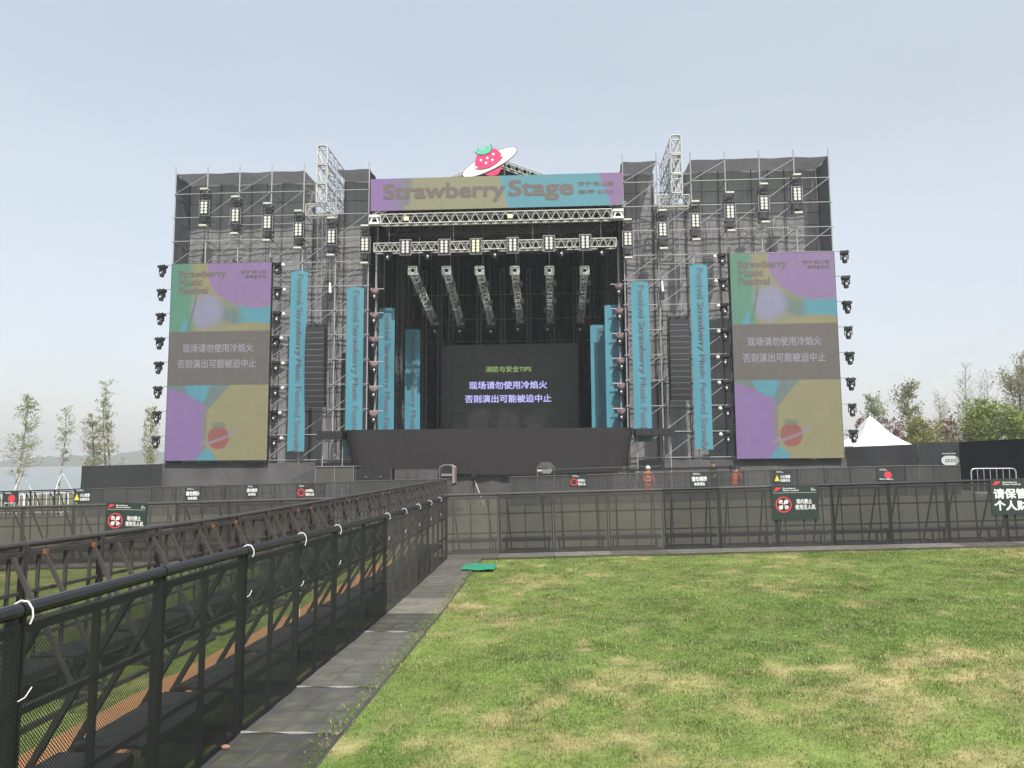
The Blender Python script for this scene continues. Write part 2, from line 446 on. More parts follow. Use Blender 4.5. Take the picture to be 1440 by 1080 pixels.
def vnoise(x, y, seed=0):
    """smooth value noise on arrays"""
    xi, yi = np.floor(x).astype(np.int64), np.floor(y).astype(np.int64); xf, yf = x - xi, y - yi
    def h(a, b):
        n = (a * 374761393 + b * 668265263 + seed * 974634777) & 0x7fffffff
        n = ((n ^ (n >> 13)) * 1274126177) & 0x7fffffff
        return ((n ^ (n >> 16)) & 0xffff) / 65535.0
    u, v = xf * xf * (3 - 2 * xf), yf * yf * (3 - 2 * yf)
    return (h(xi, yi) * (1 - u) + h(xi + 1, yi) * u) * (1 - v) + (h(xi, yi + 1) * (1 - u) + h(xi + 1, yi + 1) * u) * v


def fbm(x, y, seed=0, o=4):
    s, a, t = 0, 1, 0
    for k in range(o): s = s + a * vnoise(x * 2 ** k, y * 2 ** k, seed + k); t += a; a *= .55
    return s / t


def colour_mesh(me, cols):
    at = me.color_attributes.new('Col', 'FLOAT_COLOR', 'POINT')
    c = np.ones((len(me.vertices), 4), np.float32); c[:, :3] = cols
    at.data.foreach_set('color', c.ravel())


# ================================================================== SETTING: ground, water, far shore
DRY = [(600, 1000, 1.0, .8), (640, 850, .55, .9), (545, 1060, .9, .6), (700, 900, .7, .7), (830, 890, 1.2, .8), (1060, 828, 1.9, .35), (1200, 860, 1.6, .4),
       (1330, 915, 1.9, .8), (1420, 925, 1.4, .7), (1180, 940, 1.5, .7), (985, 955, 1.2, .7), (720, 1010, .7, .6), (1260, 1055, .9, .7), (980, 1000, .6, .5),
       (860, 940, .6, .5), (1100, 985, .6, .4), (1290, 800, 1.6, .2), (730, 797, .9, .3), (1390, 1040, .5, .4), (640, 1040, .5, .4), (560, 955, .6, .6)]
DRYW = [(*PG(a, b)[:2], s * .72, k) for a, b, s, k in DRY]


def dryness(x, y):
    n = fbm(x * .8 + 5, y * .55 + 2, 3, 5); n2 = fbm(x * 4.2, y * 2.6, 11, 5)
    n3 = fbm(x * 9 + 3, y * 6, 17, 3); d = (n - .5) * 1.9 + (n2 - .5) * 2.0 + (n3 - .5) * 1.3 - .22
    for cx, cy, s, k in DRYW:
        d = d + .36 * k * np.exp(-(((x - cx) / s) ** 2 + ((y - cy) / (s * .62)) ** 2) * 1.3)
    return np.clip(d + .10, 0, 1)


def turf(x, y):
    d = dryness(x, y)[..., None]; g = fbm(x * .6, y * .45, 21, 3)[..., None]; f = fbm(x * 4, y * 3, 31, 3)[..., None]
    green = np.array([.086, .152, .034]) * (1 - g) + np.array([.215, .268, .076]) * g
    green = green * (.62 + .76 * f)
    straw = np.array([.42, .345, .175]) * (.8 + .4 * f)
    return green * (1 - d * .92) + straw * d * .92


def lines(lo, hi, fine, far):
    a = list(np.arange(lo, hi + 1e-6, fine)); up = hi; st = fine; b = []
    while up < far: st *= 1.35; up += st; b.append(up)
    dn = lo; st = fine; c = []
    while dn > -far: st *= 1.35; dn -= st; c.append(dn)
    return np.array(c[::-1] + a + b)


xs, ys = lines(-12, 12, .12, 1250), lines(1, 17, .12, 1250)
GX, GY = np.meshgrid(xs, ys)


GZ = gz_np(GX, GY) + (fbm(GX * .9, GY * .9, 41, 3) - .5) * .035
nx, ny = len(xs), len(ys)
me = bpy.data.meshes.new('ground')
idx = np.arange(nx * ny).reshape(ny, nx)
quads = np.stack([idx[:-1, :-1], idx[:-1, 1:], idx[1:, 1:], idx[1:, :-1]], -1).reshape(-1, 4)
me.vertices.add(nx * ny); me.vertices.foreach_set('co', np.stack([GX, GY, GZ], -1).astype(np.float32).ravel())
me.loops.add(quads.size); me.loops.foreach_set('vertex_index', quads.astype(np.int32).ravel())
me.polygons.add(len(quads)); me.polygons.foreach_set('loop_start', np.arange(0, quads.size, 4, dtype=np.int32))
me.update(calc_edges=True)
me.polygons.foreach_set('use_smooth', [True] * len(quads))
gc = turf(GX, GY).reshape(-1, 3)
k = np.clip((GY.ravel() - 14.1) / 1.2, 0, 1)[:, None] * .88                      # trampled, dusty turf beyond the lawn, with the shade there mixed into its colour
gc = gc * (1 - k) + np.array([.125, .119, .098]) * k * (.8 + .4 * fbm(GX * .7, GY * .7, 51, 3).reshape(-1, 1))
colour_mesh(me, gc); me.materials.append(M['ground'])
setting(obj('ground', me))

# mown grass: real blades, thickest where the camera can see them close by
NB = 330000
gr = np.random.default_rng(5)
bx, by = [], []
need = NB
while need > 0:
    yy = 3.2 + 11.0 * gr.random(need * 3) ** 1.35; xx = -4.6 + 15.5 * gr.random(need * 3)
    ok = (xx < (yy * .62 + .6)) & ((xx > -1.30 - .16 * gr.random(need * 3) ** 2.2) | ((xx < -2.0) & (xx > -3.95))) & (yy < 13.62)
    ok &= ~((xx > -3.06) & (xx < -2.40) & (xx < -2.0))
    ok &= gr.random(need * 3) < np.clip(1.35 - .85 * dryness(xx, yy), .1, 1) * np.where(xx < -2, .35, 1)
    bx.append(xx[ok][:need]); by.append(yy[ok][:need]); need -= len(bx[-1])
bx, by = np.concatenate(bx), np.concatenate(by); n = len(bx)
hgt = (.009 + .018 * gr.random(n)) * (.25 + .8 * fbm(bx * 1.6, by * 1.6, 61, 3) + .9 * np.clip(fbm(bx * 7, by * 7, 63, 2) - .5, 0, 1) * 2); wid = .0022 + .0022 * gr.random(n) + by * .00016
an, le, la = gr.random(n) * 6.283, gr.random(n) * 1.0, gr.random(n) * 6.283
bz = gz_np(bx, by) + (fbm(bx * .9, by * .9, 41, 3) - .5) * .035 + np.where((bx < -1.29) & (bx > -1.6), .03, 0)
V = np.zeros((n, 3, 3), np.float32)
V[:, 0] = np.stack([bx - np.cos(an) * wid, by - np.sin(an) * wid, bz - .004], -1)
V[:, 1] = np.stack([bx + np.cos(an) * wid, by + np.sin(an) * wid, bz - .004], -1)
V[:, 2] = np.stack([bx + np.cos(la) * le * hgt, by + np.sin(la) * le * hgt, bz + hgt], -1)
me = bpy.data.meshes.new('lawn_grass'); me.vertices.add(3 * n); me.vertices.foreach_set('co', V.ravel())
me.loops.add(3 * n); me.loops.foreach_set('vertex_index', np.arange(3 * n, dtype=np.int32)); me.polygons.add(n)
me.polygons.foreach_set('loop_start', np.arange(0, 3 * n, 3, dtype=np.int32)); me.update(calc_edges=True)
bc = turf(bx, by) * (.80 + .42 * gr.random((n, 1)))
fl = gr.random(n) < (.10 + .18 * (fbm(bx * 5, by * 5, 71, 3) > .52)); bc[fl] = np.array([.42, .39, .23]) * (.7 + .6 * gr.random((int(fl.sum()), 1)))   # dead straws among the green
colour_mesh(me, np.repeat(bc, 3, 0)); me.materials.append(M['grass'])
tag(obj('lawn_grass', me), 'short mown green grass with straw-coloured dry patches', 'grass', kind='stuff')

# lake
m, t, b = new_mat('lake_water')
b.inputs['Base Color'].default_value = (.10, .14, .15, 1); b.inputs['Roughness'].default_value = .18; b.inputs['IOR'].default_value = 1.33
tc = node(t, 'ShaderNodeTexCoord'); mp = node(t, 'ShaderNodeMapping'); mp.inputs['Scale'].default_value = (.35, 1.1, 1)
nz = node(t, 'ShaderNodeTexNoise'); nz.inputs['Scale'].default_value = .9; nz.inputs['Detail'].default_value = 4
bp = node(t, 'ShaderNodeBump'); bp.inputs['Strength'].default_value = .12; bp.inputs['Distance'].default_value = .25
t.links.new(tc.outputs['Object'], mp.inputs[0]); t.links.new(mp.outputs[0], nz.inputs['Vector']); t.links.new(nz.outputs['Fac'], bp.inputs['Height']); t.links.new(bp.outputs[0], b.inputs['Normal'])
wb = MB(); wb.add([(-1200, 40, -.95), (24, 40, -.95), (24, 1200, -.95), (-1200, 1200, -.95)], [(0, 1, 2, 3)])
setting(wb.build('lake_water', m))


def lumpy(name, x0, x1, y0, y1, zf, seed, nu, nv, cols):
    b = MB()
    b.grid(lambda u, v: (x0 + (x1 - x0) * u, y0 + (y1 - y0) * v, 0), nu, nv)
    a = np.array(b.v); hx = fbm(a[:, 0] * .02, a[:, 1] * .02, seed, 3); hf = fbm(a[:, 0] * .14, a[:, 1] * .1, seed + 5, 4)
    u = (a[:, 0] - x0) / (x1 - x0); v = (a[:, 1] - y0) / (y1 - y0)
    a[:, 2] = -1.4 + zf(u, v) * (.45 + .6 * hx + .75 * (hf - .35))
    b.v = [tuple(q) for q in a]; me = b.mesh(name, M['leaf'], False)
    c = np.array(cols[0]) * (1 - hf[:, None]) + np.array(cols[1]) * hf[:, None]; colour_mesh(me, c)
    return obj(name, me)


lumpy('far_shore_woods', -1100, 60, 960, 1120, lambda u, v: (6 + 22 * np.clip(1.15 - np.abs(u - .66) * 2.9, 0, 1) ** .8) * np.sin(np.pi * np.clip(v * 1.3, 0, 1)) ** .7, 3, 300, 26,
      ((.05, .08, .03), (.13, .16, .06)))
tag(COL.objects['far_shore_woods'], 'hazy low wooded hills along the far shore of the lake', 'woods', kind='stuff')

# ================================================================== CROWD BARRIERS
M['net_black'] = mesh_mat('black_barrier_netting', (.020, .021, .021), .014, .62)
M['net_dense'] = mesh_mat('dusty_barrier_netting', (.075, .069, .063), .0095, .64)
M['net_grey'] = mesh_mat('grey_green_barrier_netting', (.060, .056, .050), .0095, .70)
M['net_worn'] = mesh_mat('brownish_barrier_netting', (.085, .076, .066), .0095, .58)
M['net_front'] = mesh_mat('dark_front_netting', (.033, .033, .032), .0125, .72)
M['net_floor_dark'] = mesh_mat('dark_floor_netting', (.120, .116, .112), .0125, .66, ('X', 'Y'), .6)
M['net_far'] = mesh_mat('far_barrier_netting', (.050, .051, .050), .0095, .74)
M['net_floor'] = mesh_mat('floor_netting', (.185, .172, .155), .0095, .72, ('X', 'Y'), .55)
BH = 1.14


def barrier(label, group, net, metal, pad, plate=True, ties=False, bolts=False, net_on=True, step=True, strap=False):
    """one metre stage barrier: local x runs along it, the crowd stands at -y"""
    t = thing('crowd_barrier', label, 'barrier', group=group)
    b = MB()
    for x in (.020, .980): b.box((x if x < .5 else .984, .022, .55), (.024, .034, 1.10))
    b.box((.49, .022, .53), (.020, .028, 1.0))
    if not ties and not strap:
        for x in (.16, .83): b.box((x, .022, .53), (.018, .025, 1.0))
    for z in (.028, .40, .745): b.box((.5, .024, z), (.916, .026, .026))
    b.box((.5, .026, 1.035), (.916, .035, .035))
    b.build('frame', metal, t)
    MB().tube((0.003, .012, 1.105), (.997, .012, 1.105), .027, 10).build('top_rail', pad, t, smooth=False)
    if net_on:
        q1, q2 = RNG.uniform(0, 6), RNG.uniform(5, 9)
        MB().grid(lambda u, v: (.004 + .992 * u, -.006 - .010 * (u * (1 - u) * 4) * (.5 + .5 * math.sin(q2 * u + q1 + 4 * v)) - .004 * math.sin(17 * u + q1), .015 + (1.055 - .006 * math.sin(q2 * u + q1)) * v), 10, 8).build('netting', net, t)
    for x in (.16, .80):
        br = MB(); br.beam((x, .05, 1.02), (x + .03, .62, .06), .026, .028)
        if bolts: br.cur = 1; br.box((x, .056, 1.035), (.035, .025, .035))
        br.build('brace', [metal, M['rust']], t)
    if step:
        s = MB(); s.box((.5, .27, .27), (.90, .36, .02)); s.box((.5, .095, .25), (.90, .02, .05)); s.box((.5, .445, .25), (.90, .02, .05))
        for x in (.10, .90): s.beam((x, .42, .25), (x, .42, .02), .03)
        s.build('step', M['plate'], t)
        f = MB()
        for x in (.10, .90): f.beam((x, .045, .035), (x, .68, .03), .04)
        f.box((.5, .68, .03), (.84, .035, .035)); f.build('foot_frame', metal, t)
    if plate:
        f = MB()
        for y in (-.60, -.40, -.21, -.015): f.box((.5, y, .020), (.99, .016 if y > -.5 else .03, .010))
        for x in (.012, .25, .5, .75, .988): f.box((x, -.308, .0205), (.014, .56, .008))
        fp = f.build('floor_plate', M['plate_frame'], t)
        n = MB(); n.add([(.003, -.608, .034), (.997, -.608, .034), (.997, -.004, .034), (.003, -.004, .034)], [(0, 1, 2, 3)])
        n.build('floor_netting', M['net_floor_dark' if net is M['net_black'] else 'net_floor'], fp)
    if ties:
        jx, jz = RNG.uniform(-.02, .05), RNG.uniform(-.05, .05)
        c = MB(); c.path([(.03 + jx, -.020, 1.055 + jz * .3), (.033 + jx, -.028, 1.08), (.031 + jx, -.026, 1.108), (.028 + jx, -.010, 1.134), (.024 + jx, .014, 1.138), (.020 + jx, .036, 1.125)], .0032, 6); c.build('cable_tie', M['tie'], t)
        c = MB(); c.path([(-.03, -.022, .80 + jz), (.0, -.026, .805 + jz), (.04, -.022, .83 + jz)], .002, 4)
        c.build('wire_tie', M['tie'], t)
    if strap:
        c = MB(); c.grid(lambda u, v: (-.012 + .022 * u, -.60 + .60 * v, .038 + .004 * math.sin(11 * v + 3 * u)), 2, 12); c.build('floor_tape', M['tape'], t)
    return t


def row(proto, spots, label, group):
    """spots: (x, y, rotz); the barrier stands on the sloping ground there"""
    for i, (x, y, rz) in enumerate(spots):
        ex, ey = x + math.cos(rz), y + math.sin(rz); z0, z1 = gz(x, y), gz(ex, ey)
        rot = (0, -math.atan2(z1 - z0, 1.0), rz + RNG.uniform(-.004, .004))
        dup(proto[i % len(proto)] if isinstance(proto, list) else proto, (x, y, z0), label=label(i), group=group, rot=rot)


HP = R(90)
protos = []


def make(*a, **k):
    t = freeze(barrier(*a, **k)); protos.append(t); return t


G_A = 'barriers along the edge of the lawn'
pa = [make('proto', G_A, M['net_black'], M['black_metal'], M['pad'], ties=k != 2, strap=k != 1) for k in range(4)]
pb = make('proto', G_A, M['net_dense'], M['worn_metal'], M['pad'], ties=True)
XA, XB, YC, YE = -1.90, -4.05, 14.2, 30.0
row(pa + pa[:3] + [pb] * 5, [(XA, 1.7 + k, HP) for k in range(12)],
    lambda i: ORD[i] + ' barrier from the camera along the left edge of the lawn, ' + ('black' if i < 7 else 'dusty') + ' netting', G_A)
G_B = 'barriers along the far side of the lane'
pc = make('proto', G_B, M['net_worn'], M['worn_metal'], M['pad_worn'], plate=False, bolts=True)
pc2 = make('proto', G_B, M['net_worn'], M['worn_metal'], M['pad_worn'], plate=False)
row([pc, pc2, pc2], [(XB, 3.7 + k, -HP) for k in range(26)],
    lambda i: ORD[i] + ' weathered barrier from the camera in the row across the lane', G_B)
G_C = 'barriers across the left field'
pd = make('proto', G_C, M['net_grey'], M['worn_metal'], M['pad_worn'])
row(pd, [(XB - 1.02 - k, YC, 0) for k in range(9)],
    lambda i: ORD[i] + ' barrier from the lane in the near row crossing the left field', G_C)
G_D = 'barriers across the far edge of the lawn'
pe, pe2, pe3 = [make('proto', G_D, M['net_front'], M['black_metal'], M['pad']) for k in range(3)]
pf = make('proto', G_D, M['net_grey'], M['worn_metal'], M['pad_worn'])
pk = make('proto', G_D, M['net_front'], M['worn_metal'], M['pad_worn'])
row([pf, pk, pf, pf, pe, pk, pe2, pe3, pe, pe2, pe, pe3, pe2], [(-2.02 + k, YC, 0) for k in range(13)],
    lambda i: ORD[i] + ' barrier from the left along the far edge of the lawn', G_D)
G_E = 'second row of barriers in front of the stage, right'
pg = make('proto', G_E, M['net_far'], M['black_metal'], M['pad_worn'], plate=False, step=False)
row(pg, [(-1.75 + k, YE, 0) for k in range(17)],
    lambda i: ORD[i] + ' barrier from the left in the distant right row before the stage', G_E)
G_F = 'second row of barriers in front of the stage, left'
ph = make('proto', G_F, M['net_far'], M['black_metal'], M['pad_worn'], plate=False, step=False)
pi_ = make('proto', G_F, M['net_far'], M['black_metal'], M['pad'], plate=False, step=False, net_on=False)
row([ph] * 15 + [pi_] * 6, [(-5.0 - k, YE, 0) for k in range(21)],
    lambda i: ORD[i] + ' barrier from the lane in the distant left row' + ('' if i < 15 else ', without netting'), G_F)
for t in protos:                                                   # the patterns the rows were copied from
    for c in list(t.children_recursive): bpy.data.objects.remove(c)
    bpy.data.objects.remove(t)

# steel crowd-control barriers (police type)


def steel_barrier(label, loc, w=1.9, mt='white', rz=0, group=None):
    t = thing('steel_barrier', label, 'barrier', loc, rz, group)
    b = MB(); r = .12; pts = [(0, 0, .16), (0, 0, 1.0 - r), (.035, 0, 1.0 - .035), (r, 0, 1.0), (w - r, 0, 1.0), (w - .035, 0, 1.0 - .035), (w, 0, 1.0 - r), (w, 0, .16), (0, 0, .16)]
    b.path([Vector(p) for p in pts], .022, 6); b.build('frame', M[mt], t)
    n = int(w / .2)
    for k in range(1, n): MB().tube((w * k / n, 0, .16), (w * k / n, 0, .985), .012, 5).build('bar', M[mt], t)
    for x in (.3, w - .3): MB().beam((x, -.3, .02), (x, .3, .02), .05, .03).tube((x, 0, .02), (x, 0, .16), .02, 5).build('foot', M[mt], t)
    return t


q = P(1366, 672, 27.6); steel_barrier('bare galvanised steel crowd barrier before the blue-black hoarding', (q.x, 27.6, gz(q.x, 27.6) + .02), 1.5, 'galv')
for k in range(4):
    x = -21.5 - 2.05 * k
    steel_barrier(ORD[k] + ' white steel crowd barrier from the right along the lake side', (x - 2, 33.2, gz(x, 33) - .02), 2.0, 'white', 0, 'white crowd barriers by the lake')


# ================================================================== SIGNS ON THE BARRIERS
def circle(cx, cz, r, n=24, ry=None, ang=0.0):
    ry = ry or r; o = []
    for k in range(n):
        t = 2 * math.pi * k / n; x, z = r * math.cos(t), ry * math.sin(t)
        o.append((cx + x * math.cos(ang) - z * math.sin(ang), cz + x * math.sin(ang) + z * math.cos(ang)))
    return o


def ring(b, cx, cz, r0, r1, y, th=.004, n=24):
    a, c = circle(cx, cz, r0, n), circle(cx, cz, r1, n)
    for k in range(n):
        j = (k + 1) % n; b.prism([a[k], c[k], c[j], a[j]], y - th, y)


def small_logo(t, x, z, s, y):
    b = MB(); b.prism(circle(x, z, s, 20, s * .26, .42), y - .003, y); b.build('logo_ring', M['sign_red'], t)
    b = MB(); b.prism(circle(x - s * .05, z + s * .12, s * .46, 16, s * .42), y - .006, y - .003); b.build('logo_berry', M['sign_red'], t)


def fence_sign(style, label, loc, w, h, rx=0.0, rz=0.0):
    t = thing('fence_sign', label, 'sign', loc, rz); t.rotation_euler = (RNG.uniform(-.05, .02), RNG.uniform(-.025, .025), rz + RNG.uniform(-.03, .03)); t['group'] = 'signs hung on the barriers'
    root = t; t = MB().box((w / 2, .006, h / 2), (w, .012, h)).build('board', M['sign'], root)      # the printing belongs to the board
    y = -.003; wh = M['sign_white']
    if style in ('drone', 'keep'):
        small_logo(t, w * .13, h * .885, w * .085, y)
        letters(t, 'Strawberry\nMusic Festival', w * .25, h * .835, w * .34, h * .10, wh, y)
        if style == 'drone':
            letters(t, '济宁\n微山湖', w * .86, h * .835, w * .09, h * .08, wh, y)
            b = MB(); b.box((w * .5, y, h * .785), (w * .92, .004, h * .006)); b.build('rule', wh, t)
            cx, cz, r = w * .25, h * .44, h * .235
            b = MB(); ring(b, cx, cz, r * .84, r, y); b.build('red_circle', M['sign_red'], t)
            b = MB()
            for a in (45, 135, 225, 315):
                ex, ez = cx + r * .5 * math.cos(R(a)), cz + r * .5 * math.sin(R(a)); b.prism(circle(ex, ez, r * .25, 14), y - .003, y); b.beam((cx, y, cz), (ex, y, ez), r * .15, .004, up=(0, 1, 0))
            b.build('drone_symbol', wh, t)
            b = MB(); b.beam((cx - r * .62, y - .006, cz + r * .62), (cx + r * .62, y - .006, cz - r * .62), .004, r * .13, up=(0, 1, 0)); b.box((cx, y - .006, cz), (r * .2, .004, r * .2)); b.build('red_slash', M['sign_red'], t)
            letters(t, '场内禁止', w * .53, h * .455, w * .33, h * .14, wh, y, .016); letters(t, '使用无人机', w * .50, h * .29, w * .43, h * .14, wh, y, .016)
        else:
            letters(t, '请保管好', w * .06, h * .46, w * .86, h * .27, wh, y, .022); letters(t, '个人财物', w * .06, h * .13, w * .86, h * .27, wh, y, .022)
    else:
        letters(t, 'Strawberry\nMusic Festival', w * .16, h * .80, w * .42, h * .14, wh, y)
        if style == 'slip':
            b = MB(); b.prism([(w * .04, h * .14), (w * .34, h * .14), (w * .19, h * .62)], y - .003, y); b.build('yellow_triangle', M['sign_yellow'], t)
            letters(t, '小心地滑', w * .38, h * .36, w * .58, h * .27, wh, y, .022); letters(t, '注意安全', w * .38, h * .10, w * .58, h * .20, wh, y, .022)
        elif style == 'fire':
            b = MB(); b.prism(circle(w * .60, h * .42, h * .30, 20), y - .003, y); b.build('red_disc', M['sign_red'], t)
            letters(t, '禁止烟火', w * .12, h * .03, w * .76, h * .10, wh, y, .016)
        elif style == 'smalldrone':
            cx, cz, r = w * .26, h * .36, h * .30
            b = MB(); ring(b, cx, cz, r * .74, r, y); b.beam((cx - r * .6, y, cz + r * .6), (cx + r * .6, y, cz - r * .6), .004, r * .2, up=(0, 1, 0)); b.beam((cx - r * .6, y, cz - r * .6), (cx + r * .6, y, cz + r * .6), .004, r * .2, up=(0, 1, 0)); b.build('red_circle', M['sign_red'], t)
            letters(t, '场内禁止', w * .5, h * .40, w * .44, h * .22, wh, y, .022); letters(t, '使用无人机', w * .5, h * .10, w * .46, h * .22, wh, y, .022)
        else:
            letters(t, '请勿拥挤', w * .08, h * .36, w * .84, h * .32, wh, y, .022); letters(t, '有序排队', w * .20, h * .05, w * .60, h * .22, wh, y, .022)
    return root


def hang(style, label, px0, px1, py0, py1, Y):
    a, b = P(px0, py1, Y), P(px1, py0, Y); a2 = P(px0, py0, Y)
    tilt = (P(px1, py0, Y).z - a2.z)
    return fence_sign(style, label, (a.x, Y - .035, a.z), b.x - a.x, a2.z - a.z, 0, 0)


hang('drone', 'dark green no-drones sign with red circle on the lawn barriers', 1086, 1149, 683, 731, YC)
hang('keep', 'dark green sign with large white writing at the right end of the lawn barriers', 1394, 1462, 674, 724, YC)
hang('drone', 'dark green no-drones sign on the left field barriers behind the lane', 148, 208, 706, 752, YC)
hang('fire', 'small sign with a red disc by the lake, leftmost on the far row', 4, 27, 691, 709, YE)
hang('slip', 'small sign with a yellow triangle left of the black hoarding by the lake', 104, 128, 687, 706, YE)
hang('crowd', 'small dark sign with white writing below the left LED screen', 260, 283, 685, 704, YE)
hang('crowd2', 'small dark sign with white writing right of the left LED screen', 346, 364, 682, 698, YE)
hang('smalldrone', 'small no-drones sign with red circle near the lane, left of it', 417, 443, 681, 699, YE)
hang('smalldrone', 'small no-drones sign with red circle below the middle of the stage', 801, 824, 667, 684, YE)
hang('crowd', 'small dark sign with white writing between the two orange workers', 971, 996, 664, 684, YE)
hang('slip', 'small sign with a yellow triangle below the right LED screen', 1088, 1111, 661, 679, YE)
hang('fire', 'small sign with a red disc right of the right LED screen', 1233, 1258, 658, 675, YE)

# ================================================================== ON THE GROUND
b = MB(); yy = np.linspace(1.6, 13.4, 25)
for i in range(len(yy) - 1):
    y0, y1 = yy[i] + .006, yy[i + 1] - .006; z0, z1 = gz(-2.7, y0) + .03, gz(-2.7, y1) + .03
    b.box((-2.72 + RNG.uniform(-.012, .012), (y0 + y1) / 2, (z0 + z1) / 2), (.56, y1 - y0, .022))
tag(b.build('board_walkway', M['ply']), 'strip of orange-brown boards laid along the lane between barrier rows', 'walkway')
mc = [PG(*q) for q in ((648, 805), (694, 805), (699, 796), (655, 796))]
b = MB(); b.grid(lambda u, v: tuple((mc[0].lerp(mc[1], u)).lerp(mc[3].lerp(mc[2], u), v) + Vector((0, 0, .04 + .008 * math.sin(9 * u + 5 * v)))), 10, 8)
tag(b.build('turf_mat', M['green_mat']), 'small bright green plastic turf mat in the corner of the lawn', 'mat')


# ================================================================== STAGE TOWERS
BAY, LV = 2.07, [1.84 + 1.526 * k for k in range(12)]
TOP, YS, DEP = 20.0, 46.0, 2.1
POST = MB().tube((0, 0, 0), (0, 0, 1), .042, 6)
pipe_cache = {}


def pipe(name, a, b, r, m, parent):
    """a pipe of its own: one shared unit mesh per material and radius, placed by its matrix"""
    key = (m, r)
    if key not in pipe_cache: pipe_cache[key] = MB().tube((0, 0, -.5), (0, 0, .5), r, 6).mesh(name, M[m])
    a, b = Vector(a), Vector(b); d = b - a
    o = obj(name, pipe_cache[key], parent); o.location = (a + b) / 2
    o.rotation_mode = 'QUATERNION'; o.rotation_quaternion = d.to_track_quat('Z', 'Y'); o.scale = (1, 1, d.length)
    return o


def sheet(name, fn, nu, nv, m, parent):
    return MB().grid(fn, nu, nv).build(name, m, parent, smooth=True)


